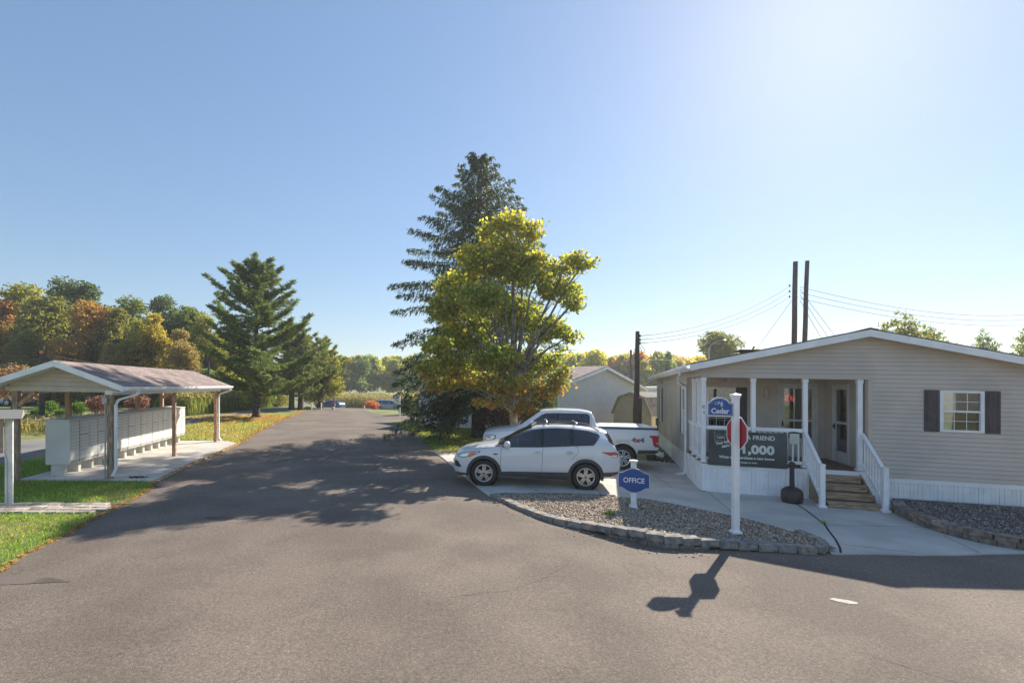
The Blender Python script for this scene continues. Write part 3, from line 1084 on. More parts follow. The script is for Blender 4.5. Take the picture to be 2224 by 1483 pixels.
# steps
setK(HA)
steps = MB().box(2.66, 3.5, -.78, -.03, .03, .12).build('porch_steps', PINE, house)
for i in range(4):
    zt = .17 * (i + 1) - .0
    v0 = -.98 + i * .235
    hw = .045 * (3 - i)
    MB().box(2.58, 3.56 + hw * .5, v0 + .02, v0 + .05, zt - .15, zt - .035).build('riser', PINE, steps, bevel=.003)
    MB().box(2.56, 3.58 + hw * .5, v0, v0 + .135, zt - .035, zt).build('tread', PINE, steps, bevel=.005)
    MB().box(2.56, 3.58 + hw * .5, v0 + .14, v0 + .275, zt - .035, zt - .002).build('tread', PINE, steps, bevel=.005)
for u in (2.52, 3.62):
    MB().prism([(-.93, .03), (-.02, .03), (-.02, .72), (-.93, .08)], u, u + .035, 'x').build('stringer', PINE, steps)
for u in (2.44, 3.70):
    np_ = MB().box(u - .053, u + .053, -1.053, -.947, .03, 1.03).build('newel_post', WHITE, house, bevel=.006)
    MB().box(u - .085, u + .085, -1.085, -.915, .03, .085).build('newel_base', WHITE, np_, bevel=.012)
    MB().prism([(u - .065, 1.03), (u + .065, 1.03), (u + .045, 1.055), (u - .045, 1.055)], -1.065, -.935, 'y').build('newel_cap', WHITE, np_)
    top = lambda v: 1.0 + (v + .95) / .95 * .72
    rl = MB().bar((u, -.95, .97), (u, .02, 1.72), .08, .075).build('stair_railing', WHITE, house, bevel=.008)
    MB().bar((u, -.95, .24), (u, .02, .97), .045, .06).build('bottom_rail', WHITE, rl)
    for i in range(7):
        v = -.86 + i * .128
        t = (v + .95) / .97
        MB().box(u - .017, u + .017, v - .017, v + .017, .24 + t * .73, .97 + t * .75).build('baluster', WHITE, rl)


# windows and doors (built facing -y at u,z; or facing -x on a side wall)
def wpt(ax, face, sgn):
    """maps (along, out, z) to house coordinates"""
    if ax == 'x':
        return lambda a, n_, z: (a, face - n_, z)
    return lambda a, n_, z: (face - n_, a, z)


def fbox(mb, f, a0, a1, n0, n1, z0, z1):
    p, q = f(a0, n0, z0), f(a1, n1, z1)
    return mb.box(min(p[0], q[0]), max(p[0], q[0]), min(p[1], q[1]), max(p[1], q[1]), z0, z1)


def window(ax, face, a0, a1, z0, z1, cols, rows, shutters=(), fmat=WHITE, blinds=None, fw=.05):
    f = wpt(ax, face, -1)
    root = fbox(fbox(fbox(fbox(MB(), f, a0 - .02, a0 + fw, -.05, .045, z0, z1), f, a1 - fw, a1 + .02, -.05, .045, z0, z1), f, a0 + fw, a1 - fw, -.05, .045, z0, z0 + fw), f, a0 + fw, a1 - fw, -.05, .045, z1 - fw, z1).build('window', fmat, house)
    zm = z0 + (z1 - z0) * .5
    fbox(MB(), f, a0 + fw, a1 - fw, -.03, .03, zm - .022, zm + .022).build('meeting_rail', fmat, root)
    for lo, hi, n_ in ((z0 + fw, zm - .022, -.02), (zm + .022, z1 - fw, .005)):
        fbox(MB(), f, a0 + fw, a1 - fw, n_ - .006, n_, lo, hi).build('pane', WINGLASS, root)
        m_ = MB()
        for c in range(1, cols):
            a = a0 + fw + (a1 - a0 - 2 * fw) * c / cols
            fbox(m_, f, a - .006, a + .006, n_ + .001, n_ + .006, lo, hi)
        for r_ in range(1, rows):
            z = lo + (hi - lo) * r_ / rows
            fbox(m_, f, a0 + fw, a1 - fw, n_ + .007, n_ + .011, z - .006, z + .006)
        m_.build('muntins', fmat, root)
    b = MB()
    fbox(b, f, a0 - .05, a1 + .05, -.75, -.70, z0 - .1, z1 + .1)
    fbox(b, f, a0 - .1, a0 - .05, -.75, -.11, z0 - .1, z1 + .1)
    fbox(b, f, a1 + .05, a1 + .1, -.75, -.11, z0 - .1, z1 + .1)
    fbox(b, f, a0 - .1, a1 + .1, -.75, -.11, z0 - .15, z0 - .1)
    fbox(b, f, a0 - .1, a1 + .1, -.75, -.11, z1 + .1, z1 + .15)
    b.build('room_box', blinds[1] if blinds else DARKROOM, root)
    if blinds:
        bl = MB()
        z = z0 + fw
        while z < z1 - fw:
            p0, p1 = blinds[0]
            bl.add([f(p0, -.034, z), f(p1, -.034, z), f(p1, -.042, z + .0195), f(p0, -.042, z + .0195)], [(0, 1, 2, 3)])
            z += .021
        bl.build('blinds', M('blind_white', (.9, .89, .84), .6), root)
    for s0, s1, rot in shutters:
        sh = fbox(MB(), f, s0, s1, .02, .042, z0 - .01, z1 + .01).build('shutter', SHUT, root, bevel=.004)
        for lo, hi in ((z0 + .07, zm - .04), (zm + .05, z1 - .08)):
            q = MB()
            fbox(q, f, s0 + .07, s1 - .07, .043, .052, lo, hi)
            q.build('shutter_panel', SHUT, sh, bevel=.006)
            fbox(fbox(fbox(fbox(MB(), f, s0 + .04, s0 + .055, .0425, .05, lo - .03, hi + .03), f, s1 - .055, s1 - .04, .0425, .05, lo - .03, hi + .03), f, s0 + .055, s1 - .055, .0425, .05, lo - .03, lo - .018), f, s0 + .055, s1 - .055, .0425, .05, hi + .018, hi + .03).build('panel_mould', SHUT, sh)
    return root


window('x', 0, *WIN, 3, 2, [(4.96, 5.262, 0), (6.148, 6.45, 0)], blinds=((5.36, 6.06), M('room_wall', (.42, .44, .42), .9)))
window('x', PD, .56, 1.36, 1.55, 2.84, 3, 2, [(1.385, 1.69, 0)])
window('y', 0, *LW[0], 1, 1, [(3.45, 3.68, 0)])
window('y', 0, *LW[1], 1, 1, [(10.33, 10.6, 0), (9.25, 9.52, 0)])


def storm_door(ax, face, a0, a1, z0, z1, hinge, mid=.5, foot=.16):
    f = wpt(ax, face, -1)
    fm = M('door_white', (.60, .595, .57), .45, var=.05)
    root = fbox(fbox(fbox(MB(), f, a0 - .07, a0, -.08, .035, z0, z1 + .07), f, a1, a1 + .07, -.08, .035, z0, z1 + .07), f, a0, a1, -.08, .035, z1, z1 + .07).build('door', fm, house, bevel=.004)
    zm = z0 + (z1 - z0) * mid
    s_ = .085
    fbox(fbox(fbox(fbox(fbox(MB(), f, a0 + .004, a0 + s_, -.035, .012, z0, z1 - .004), f, a1 - s_, a1 - .004, -.035, .012, z0, z1 - .004), f, a0 + s_, a1 - s_, -.035, .012, z0, z0 + foot), f, a0 + s_, a1 - s_, -.035, .012, z1 - s_, z1 - .004), f, a0 + s_, a1 - s_, -.035, .012, zm - .03, zm + .03).build('door_frame', fm, root)
    for lo, hi in ((z0 + foot, zm - .03), (zm + .03, z1 - s_)):
        fbox(MB(), f, a0 + s_, a1 - s_, -.016, -.01, lo, hi).build('pane', WINGLASS, root)
    h_ = a0 + .045 if hinge else a1 - .045
    fbox(fbox(MB(), f, h_ - .018, h_ + .018, .012, .025, zm - .2, zm - .02), f, h_ - .012, h_ + .012, .025, .06, zm - .15, zm - .07).build('handle', BLACK, root)
    b = MB()
    fbox(b, f, a0 - .1, a1 + .1, -.9, -.85, z0, z1 + .1)
    fbox(b, f, a0 - .15, a0 - .1, -.9, -.11, z0, z1 + .1)
    fbox(b, f, a1 + .1, a1 + .15, -.9, -.11, z0, z1 + .1)
    fbox(b, f, a0 - .1, a1 + .1, -.9, -.11, z1 + .1, z1 + .15)
    fbox(b, f, a0 - .1, a1 + .1, -.9, -.11, z0 - .05, z0)
    b.build('room_box', DARKROOM, root)
    return root, f


d1, f1 = storm_door('x', PD, 2.62, 3.53, .86, 2.93, True, .5, .5)
# notice and a set of faintly glowing red loops behind the glass
fbox(MB(), f1, 3.22, 3.43, -.03, -.025, 1.93, 2.18).build('red_notice', M('red_paper', (.55, .12, .11), .7), d1)
nb = MB()
for cx_, rr in ((2.8, .07), (2.9, .09), (3.0, .06)):
    nb.tube([f1(cx_ + rr * math.cos(a), -.2, 2.55 + rr * math.sin(a)) for a in np.linspace(0, 6.28, 13)], .007, 5, False)
nb.tube([f1(2.74, -.2, 2.43), f1(2.9, -.2, 2.68), f1(3.05, -.2, 2.43)], .007, 5)
nb.build('red_loops', emit('glowing_red', (.6, .04, .05), .45), d1)
fbox(MB(), f1, 2.72, 3.06, -.5, -.3, 1.95, 2.16).build('grey_box', M('grey_box', (.16, .17, .2), .6), d1)
d2, f2 = storm_door('y', PU, .95, 1.78, .82, 2.92, False, .52, .3)
fbox(MB(), f2, 1.05, 1.55, -.3, -.29, 1.95, 2.8).build('inner_blind', M('cream_blind', (.4, .37, .27), .8), d2)
# porch fittings
pl = MB().prism([(2.08, 2.65), (2.30, 2.65), (2.30, 2.93), (2.08, 2.93)], PD - .05, PD - .02, 'y').build('lamp_plaque', M('cream_plastic', (.6, .55, .46), .5), house, bevel=.006)
MB().lathe([(.0, 2.50), (.035, 2.53), (.06, 2.66), (.075, 2.78), (.04, 2.86), (0, 2.88)], 10, (2.2, PD - .13, 0)).build('lamp_body', M('cream_glass', (.5, .46, .38), .3), pl)
for u in (.8, 2.2):
    MB().lathe([(.0, ZB), (.06, ZB), (.07, ZB - .06), (.03, ZB - .12), (0, ZB - .12)], 12, (u, 1.1, 0)).build('ceiling_lamp', M('lamp_grey', (.3, .28, .25), .5), house)
mt = MB().box(-.14, -.02, 11.0, 11.25, 1.0, 1.35)
mt.tube([(-.06, 11.1, .1), (-.06, 11.1, 1.05)], .03, 6)
mt.build('electric_meter', M('meter_grey', (.2, .2, .19), .5), house)
MB().box(-.08, -.02, 9.3, 9.55, 3.0, 3.12).build('eave_lamp', STEEL, house)

# ---- banner on the porch rail
ban = thing('banner', 'dark vinyl refer-a-friend banner hung on the porch railing', 'banner', 5.854, 12.844, HA)


def bz(u, z):
    t, q = (u - .15) / 1.86, (z - .755) / .93
    return -.075 - .018 * math.sin(7 * t + 3 * q) * (1 - q * .4) - .02 * math.sin(3 * t - 6 * q + 1) - .03 * max(0, math.sin(9 * (t - q))) * t * q


b = MB()
b.grid(lambda i, j: (.15 + 1.86 * i, bz(.15 + 1.86 * i, .755 + .93 * j), .755 + .93 * j + (.015 * math.sin(5 * i) - .03 * math.sin(math.pi * i)) * j), 40, 22)
b.build('cloth', M('banner_cloth', (.052, .062, .066), .5, var=.15, vs=2), ban, smooth=True, fix=False)
BF = lambda p: Vector((p.x, bz(p.x, p.z) - .006 + p.y, p.z))
CREAM = M('banner_print', (.66, .70, .64), .6)
text('REFER A FRIEND', .155, CREAM, ban, at(1.17, 0, 1.515), 'headline', .001, .004, BF, sx=1.0)
text('You will', .105, CREAM, ban, at(.50, 0, 1.36) @ Matrix.Rotation(R(14), 4, 'Z'), 'lettering', .001, .005, BF)
text('earn', .105, CREAM, ban, at(.57, 0, 1.275) @ Matrix.Rotation(R(12), 4, 'Z'), 'lettering', .001, .005, BF)
text('$1,000', .30, CREAM, ban, at(1.22, 0, 1.2), 'sum', .001, .014, BF, space=1.05, sx=1.12)
text('When they purchase a new home', .092, CREAM, ban, at(1.06, 0, .985), 'lettering', .001, .004, BF, sx=1.03)
text('See Manager for details', .045, CREAM, ban, at(1.08, 0, .865), 'lettering', .001, .002, BF, sx=1.1)
em = MB()
for p, q in zip([(.30, 1.645), (.31, 1.39), (.42, 1.43), (.54, 1.375), (.55, 1.62)][:-1], [(.31, 1.39), (.42, 1.43), (.54, 1.375), (.55, 1.62)]):
    P0, P1 = BF(Vector((p[0], -.002, p[1]))), BF(Vector((q[0], -.002, q[1])))
    em.bar(P0, P1, .004, .014, (0, 1, 0))
for p, q in (((.34, 1.54), (.42, 1.585)), ((.42, 1.585), (.52, 1.53)), ((.35, 1.54), (.35, 1.46))):
    em.bar(BF(Vector((p[0], -.003, p[1]))), BF(Vector((q[0], -.003, q[1]))), .004, .012, (0, 1, 0))
em.build('emblem', CREAM, ban)
text('UMH', .07, CREAM, ban, at(.445, 0, 1.49), 'emblem_letters', .001, .002, BF)
nt_ = thing('notice_sheet', 'small cream notice tied to the railing beside the banner', 'notice', 5.854, 12.844, HA)
MB().box(2.09, 2.31, -.006, .0, 1.40, 1.665).build('paper', M('cream_paper', (.62, .66, .52), .7), nt_)
l_ = MB()
for i in range(7):
    l_.box(2.12, 2.28 - .03 * (i % 3), -.0085, -.0065, 1.62 - i * .03, 1.626 - i * .03)
l_.build('printed_lines', M('faded_print', (.3, .33, .28), .7), nt_)
MB().prism([(2.08, 1.665), (2.32, 1.665), (2.31, 1.70), (2.2, 1.715), (2.09, 1.70)], -.012, .004, 'y').build('clip_bar', BLACK, nt_)

# ================================================================== SIGNS AND STREET FURNITURE
def vinyl_post(root, h, wd=.125, base=.06, z0=0.):
    MB().box(-wd / 2, wd / 2, -wd / 2, wd / 2, z0, z0 + h).build('post', WHITE, root, bevel=.006)
    if base:
        b = wd / 2 + .032
        MB().lathe([(b * 1.41, z0), (b * 1.41, z0 + .03), (wd * .72, z0 + base), (wd * .70, z0 + base + .005)], 4).build('post_base', WHITE, root).data.transform(Matrix.Rotation(R(45), 4, 'Z'))
    c = MB().lathe([(wd * .72, z0 + h), (wd * .74, z0 + h + .03), (wd * 1.02, z0 + h + .07), (wd * 1.04, z0 + h + .085), (.0, z0 + h + .105)], 4).build('post_cap', WHITE, root)
    c.data.transform(Matrix.Rotation(R(45), 4, 'Z'))


# street sign with stop sign on its far side
sg = thing('street_sign', 'tall white post with blue Cedar street sign and red stop sign', 'street sign', 4.60, 8.74, 0, z=.12)
vinyl_post(sg, 2.44, .105, .06)
arc = [(-.50, 2.14), (-.065, 2.14), (-.065, 2.35), (-.13, 2.35)] + [(-.292 + .165 * math.cos(a), 2.335 + .11 * math.sin(a)) for a in np.linspace(.14, math.pi - .14, 12)] + [(-.455, 2.35), (-.50, 2.35)]
cb = MB().prism(arc, -.018, .018, 'y').build('name_board', BLUE, sg)
edge = MB()
for p, q in zip(arc, arc[1:] + arc[:1]):
    edge.bar((p[0], 0, p[1]), (q[0], 0, q[1]), .05, .018, (0, 1, 0))
edge.build('board_edge', SIGNW, cb)
inn = [(-.292 + (x + .292) * .93, 2.27 + (z - 2.27) * .88) for x, z in arc]
ln = MB()
for p, q in zip(inn, inn[1:] + inn[:1]):
    ln.bar((p[0], -.02, p[1]), (q[0], -.02, q[1]), .003, .005, (0, 1, 0))
ln.build('inner_line', M('pale_blue_line', (.35, .5, .8), .5), cb)
text('Cedar', .13, SIGNW, cb, at(-.292, -.021, 2.215), 'lettering', bold=.0035)
text('H', .085, SIGNW, cb, at(-.305, -.021, 2.36), 'monogram', bold=.001, skew=.35, sx=1.2)
text('E', .085, SIGNW, cb, at(-.262, -.021, 2.325), 'monogram', bold=.001, skew=.2, sx=1.1)
sw = MB()
sw.tube([(-.345 + .03 * math.cos(a) - .012 * a / 3, -.022, 2.355 + .022 * math.sin(a)) for a in np.linspace(.5, 5.6, 12)], .004, 5)
sw.build('flourish', SIGNW, cb)
for z in (2.155, 2.335):
    MB().bar((-.1, 0, z), (-.06, 0, z), .035, .022).build('bracket', M('bracket_blue', (.02, .05, .2), .5), sg)
# the octagon faces the side street: turned well away from the lens
oct_ = [(.315 * math.cos(R(22.5 + 45 * k)), .315 * math.sin(R(22.5 + 45 * k))) for k in range(8)]
setK(0)
K[0] = K[1] = 0
so = MB().prism(oct_, -.004, .004, 'y').build('stop_board', STOPR, sg)
sf = MB()
for p, q in zip(oct_, oct_[1:] + oct_[:1]):
    sf.bar((p[0] * .985, .0, p[1] * .985), (q[0] * .985, 0, q[1] * .985), .013, .017, (0, 1, 0))
sf.build('stop_border', SIGNW, so)
text('STOP', .22, SIGNW, so, Matrix.Translation((0, -.005, 0)) @ FRONT, 'lettering', bold=.004, sx=.85)
so.location = (.064, .07, 1.82)
so.rotation_euler = (0, 0, R(97))

# office sign
og = thing('office_sign', 'blue OFFICE sign on a short white post in the gravel bed', 'sign', 3.392, 10.823, R(-14), z=bedz(3.39, 10.82) - .02)
vinyl_post(og, 1.0, .12, .09)
L, z0, z1 = .325, .50, .79
out = [(-L, z0 + .0), (-.24, z0 - .015), (-.14, z0 - .08), (-.06, z0 - .115), (.06, z0 - .115), (.14, z0 - .08), (.24, z0 - .015), (L, z0), (L, z1), (.22, z1 + .03), (.12, z1 + .09), (.04, z1 + .115), (-.04, z1 + .115), (-.12, z1 + .09), (-.22, z1 + .03), (-L, z1)]
ob = MB().prism(out, -.105, -.08, 'y').build('board', BLUE, og)
e_ = MB()
for p, q in zip(out, out[1:] + out[:1]):
    e_.bar((p[0], -.092, p[1]), (q[0], -.092, q[1]), .03, .014, (0, 1, 0))
e_.build('board_edge', M('edge_silver', (.55, .58, .62), .4, metal=.3), ob)
text('OFFICE', .155, SIGNW, ob, at(0, -.108, .645), 'lettering', bold=.003, sx=.92)

# smokers' post
ash = thing('cigarette_receptacle', 'dark brown plastic ash receptacle standing by the porch steps', 'ash receptacle', 7.557, 11.73, 0, z=.03)
ABR = M('dark_brown_plastic', (.035, .024, .022), .45, var=.2, vs=30)
MB().lathe([(0, 0), (.20, 0), (.232, .03), (.24, .10), (.235, .26), (.21, .31), (.15, .355), (.07, .385), (.056, .40), (.05, .9), (.0, .9)], 28).build('base', ABR, ash, smooth=True)
hd = MB().lathe([(.0, .87), (.04, .875), (.066, .90), (.075, .93), (.066, .965), (.035, .99), (0, .995)], 18).build('head', ABR, ash, smooth=True)
MB().lathe([(0, 0), (.018, 0), (.018, .012), (0, .012)], 10, (0, -.076, .93), 'y').build('opening', BLACK, hd)

# ================================================================== MAIL SHELTER
SA = R(12.6)
sh = thing('mail_shelter', 'open mail shelter with brown shingle roof on wooden posts', 'shelter', -9.899, 12.71, SA)
for i, (x, y) in enumerate([(0, 0), (0, 4.1), (0, 8.5), (-2.1, 0), (-2.1, 2.12), (-2.1, 4.25), (-2.1, 6.37), (-2.1, 8.5)]):
    wd = .105 if x == 0 and y else .12
    po = MB().box(x - wd / 2, x + wd / 2, y - wd / 2, y + wd / 2, .0, 2.33).build('post', POSTG if (x < 0 and y == 0) or (x == 0 and y == 0) else POSTW, sh, bevel=.005)
MB().box(-2.3, .2, -.07, .07, 2.31, 2.42).build('front_beam', BEIGET, sh)
SR = lambda x: 3.10 - .4 * abs(x + 1.05)
gp = MB().prism([(-2.22, 2.33), (.12, 2.33), (.12, SR(.12) - .1), (-1.05, 2.98), (-2.22, SR(-2.22) - .1)], -.02, .0, 'y').build('gable_panel', BEIGET, sh)
z = 2.34
while z < 2.9:
    hw = 1.17 if z < 2.52 else (2.98 - z - .06) / .4
    if hw > .1:
        MB().prism([(-.02, z + .013), (-.045, z + .012), (-.045, z + .02), (-.03, z + .11), (-.02, z + .11)], -1.05 - min(hw, 1.17), -1.05 + min(hw, 1.17), 'x').build('siding_plank', BEIGET, gp)
    z += .11
for y in (8.55,):
    MB().prism([(-2.22, 2.33), (.12, 2.33), (.12, SR(.12) - .1), (-1.05, 2.98), (-2.22, SR(-2.22) - .1)], y, y + .03, 'y').build('gable_panel', BEIGET, sh)
sroof = MB()
for a, b in ((.47, -1.05), (-1.05, -2.57)):
    za, zb = SR(a), SR(b)
    sroof.add([(a, -.42, za), (b, -.42, zb), (b, 8.95, zb), (a, 8.95, za), (a, -.42, za - .05), (b, -.42, zb - .05), (b, 8.95, zb - .05), (a, 8.95, za - .05)],
              [(0, 1, 2, 3), (7, 6, 5, 4), (0, 4, 5, 1), (2, 6, 7, 3), (0, 3, 7, 4), (1, 5, 6, 2)])
sro = sroof.build('roof', ROOFB, sh)
# shingle tabs, course by course on the slope that shows
tabs = MB()
nrow = 11
for r_ in range(nrow):
    d0 = r_ / nrow
    x0 = .475 - 1.525 * d0
    x1 = x0 - 1.525 / nrow - .012
    y = -.43 + random.uniform(0, .2)
    first = True
    while y < 8.95:
        y2 = min(y + random.uniform(.28, .34), 8.96)
        ya = -.43 if first else y
        first = False
        h_ = .010 + random.uniform(0, .006)
        tabs.add([(x0, ya + .004, SR(x0) + h_), (x0, y2 - .004, SR(x0) + h_), (x1, y2 - .004, SR(x1) + .003), (x1, ya + .004, SR(x1) + .003), (x0, ya + .004, SR(x0)), (x0, y2 - .004, SR(x0))], [(0, 1, 2, 3), (4, 5, 1, 0)])
        y = y2
tag(tabs.build('shingles', ROOFB, sro, fix=False), kind='stuff')
for a, b in ((.50, -1.05), (-1.05, -2.60)):
    for yf, in ((-.44,), (8.93,)):
        za, zb = SR(a) + .0, SR(b) + .0
        MB().add([(a, yf, za), (b, yf, zb), (b, yf, zb - .15), (a, yf, za - .15), (a, yf + .025, za), (b, yf + .025, zb), (b, yf + .025, zb - .15), (a, yf + .025, za - .15)],
                 [(3, 2, 1, 0), (4, 5, 6, 7), (0, 1, 5, 4), (2, 3, 7, 6), (0, 4, 7, 3), (1, 2, 6, 5)]).build('rake_fascia', WHITE, sro)
    MB().add([(a, -.415, SR(a) - .14), (b, -.415, SR(b) - .14), (b, -.03, SR(b) - .14), (a, -.03, SR(a) - .14)], [(0, 1, 2, 3)]).build('soffit', WHITE, sro)
for x in (.47, -2.57):
    MB().box(x - .012, x + .012, -.42, 8.93, SR(.47) - .16, SR(.47) - .03).build('eave_fascia', WHITE, sro)
MB().box(.07, .46, -.42, 8.93, SR(.47) - .165, SR(.47) - .15).build('eave_soffit', WHITE, sro)
MB().box(-.06, .07, .07, 8.9, 2.24, 2.35).build('side_beam', WHITE, sh)
MB().box(-.08, .09, -.09, .06, 2.25, 2.36).build('beam_end', WHITE, sh)
MB().box(-2.16, -2.04, .07, 8.9, 2.24, 2.35).build('side_beam', WHITE, sh)
g0 = SR(.47) - .02
MB().prism([(.484, g0), (.484, g0 - .11), (.56, g0 - .105), (.595, g0 - .06), (.60, g0), (.585, g0), (.58, g0 - .055), (.552, g0 - .093), (.494, g0 - .098), (.494, g0)], -.44, 8.95, 'y').build('gutter', WHITE, sro)


def spout(pts):
    d = MB()
    for a, b in zip(pts[:-1], pts[1:]):
        d.bar(a, b, .07, .055)
    d.build('downspout', WHITE, sh)


spout([(.54, .25, g0 - .1), (.54, .25, g0 - .2), (.17, .02, g0 - .36), (.13, -.01, g0 - .48), (.13, -.01, 1.2), (.13, -.01, .3), (.06, -.06, .1)])
spout([(.54, 8.7, g0 - .1), (.54, 8.7, g0 - .2), (.17, 8.52, g0 - .36), (.13, 8.5, g0 - .48), (.13, 8.5, 1.2), (.13, 8.5, .2), (.24, 8.46, .08)])
for x, y, dx in ((-2.1, 0, 1), (-2.1, 8.5, 1)):
    MB().bar((x + dx * .05, y, 1.93), (x + dx * .42, y, 2.3), .09, .09).build('brace', POSTW, sh)
MB().bar((-2.1, .05, 1.9), (-2.1, .45, 2.3), .09, .09).build('brace', POSTW, sh)
cdm = MB()
cdm.tube([(-.09, -.07, .0), (-.09, -.07, 2.3)], .017, 8)
cdm.build('conduit', STEEL, sh)
for z in (2.02, .40):
    MB().box(-.15, -.03, -.115, -.06, z, z + .16).build('junction_box', STEEL, sh, bevel=.005)

# ---- bank of mailboxes
mb_ = thing('mailbox_bank', 'long row of putty grey cluster mailboxes standing under the shelter roof', 'mailboxes', -9.899, 12.71, SA)
X0, X1, Y0, Y1, Z0, Z1 = -1.76, -1.21, .50, 8.50, .33, 1.50
MB().box(X0, X1, Y0, Y1, Z0, Z1).build('cabinet', CABINET, mb_, bevel=.006)
MB().prism([(X0 - .02, Z1 + .002), (X1 + .025, Z1 + .002), (X1 + .025, Z1 + .03), (X0 - .02, Z1 + .06)], Y0 - .01, Y1 + .01, 'y').build('hood', CABINET, mb_)
for i in range(13):
    y = Y0 + .12 + i * .64
    p = MB().box(-1.66, -1.36, y - .07, y + .07, .03, Z0).build('pedestal', PEDEST, mb_, bevel=.008)
    MB().box(-1.70, -1.32, y - .11, y + .11, .025, .04).build('pedestal_foot', PEDEST, p)
MB().box(X1 - .002, X1 + .003, Y0 + .012, Y1 - .012, Z0 + .015, Z1 - .012).build('door_gap_shade', M('gap_shade_grey', (.38, .375, .35), .7), mb_)  # darker sheet behind the doors; shade of their gaps put into its colour
NC = 18
cw = (Y1 - Y0) / NC
LOCK = M('lock_metal', (.12, .12, .12), .4, metal=.5)
for c in range(NC):
    y0, y1 = Y0 + c * cw, Y0 + (c + 1) * cw
    MB().box(X1, X1 + .012, y0 - .006, y0 + .006, Z0 + .02, Z1 - .02).build('mullion', LOCK if c % 2 else CABINET, mb_)
    rows = [.095] * 8 + [.3] if c % 2 == 0 else [.095] * 4 + [.012] + [.085] * 5 + [.24]
    z = Z1 - .03
    for k, h_ in enumerate(rows):
        if h_ > .02:
            d = MB().box(X1 + .002, X1 + .016, y0 + .014, y1 - .014, z - h_ + .012, z).build('mailbox_door', CABINET, mb_, bevel=.003)
            MB().lathe([(0, .0), (.009, .0), (.009, .006), (0, .006)], 6, (0, 0, 0)).build('lock', LOCK, d).data.transform(Matrix.Translation((X1 + .016, y0 + .05, z - h_ * .5 + K[0] * X1 + K[1] * y0)) @ Matrix.Rotation(R(90), 4, 'Y'))
            if h_ < .2 and c < 7:
                MB().box(X1 + .0162, X1 + .0175, y0 + .16, y1 - .16, z - h_ * .62, z - h_ * .38).build('number_tag', M('tag_pale', (.66, .66, .62), .5), d)
        else:
            MB().box(X1 + .001, X1 + .008, y0 + .018, y1 - .018, z - h_, z).build('slot', BLACK, mb_)
        z -= h_

# ---- bulletin board at the left edge
bb = thing('bulletin_board', 'white bulletin board case with a little roof at the lawn edge', 'bulletin board', -9.84, 9.935, R(36))
for x in (0, -1.35):
    MB().box(x - .06, x + .06, -.045, .045, 0, 1.86).build('post', WHITEP, bb, bevel=.005)
PINK = M('faded_cedar', (.36, .28, .22), .7, var=.2, stretch=(2, 20, 20))
MB().prism([(-.20, 1.80), (.10, 1.87), (.13, 1.87), (-.02, 1.985), (-.05, 1.985), (-.23, 1.81)], -1.55, .22, 'x').build('roof', M('grey_cap', (.36, .33, .30), .6), bb)
for x0, x1, z0, z1 in ((-1.28, -1.22, 1.1, 1.84), (-.12, -.065, 1.1, 1.84), (-1.22, -.12, 1.1, 1.16), (-1.22, -.12, 1.78, 1.84)):
    MB().box(x0, x1, -.12, -.05, z0, z1).build('case_frame', PINK, bb)
MB().box(-1.25, -.09, -.05, -.03, 1.1, 1.84).build('case_back', M('cork_grey', (.33, .33, .34), .8, var=.1), bb)
for x0, x1, z0, z1 in ((-.52, -.24, 1.18, 1.7), (-.9, -.6, 1.2, 1.74), (-1.2, -.96, 1.3, 1.7)):
    MB().box(x0, x1, -.056, -.052, z0, z1).build('paper', M('white_paper', (.72, .72, .70), .7), bb)
MB().box(-1.22, -.12, -.108, -.102, 1.16, 1.78).build('pane', WINGLASS, bb)
MB().tube([(-.2, -.12, 1.7), (-.205, -.135, 1.66), (-.2, -.12, 1.6)], .012, 6).build('latch', M('brass', (.5, .35, .12), .4, metal=.6), bb)
MB().tube([(-.06, -.055, 1.12), (-.02, -.06, .95), (-.015, -.06, .05)], .008, 6).build('cable', M('cable_grey', (.4, .4, .4), .5), bb)

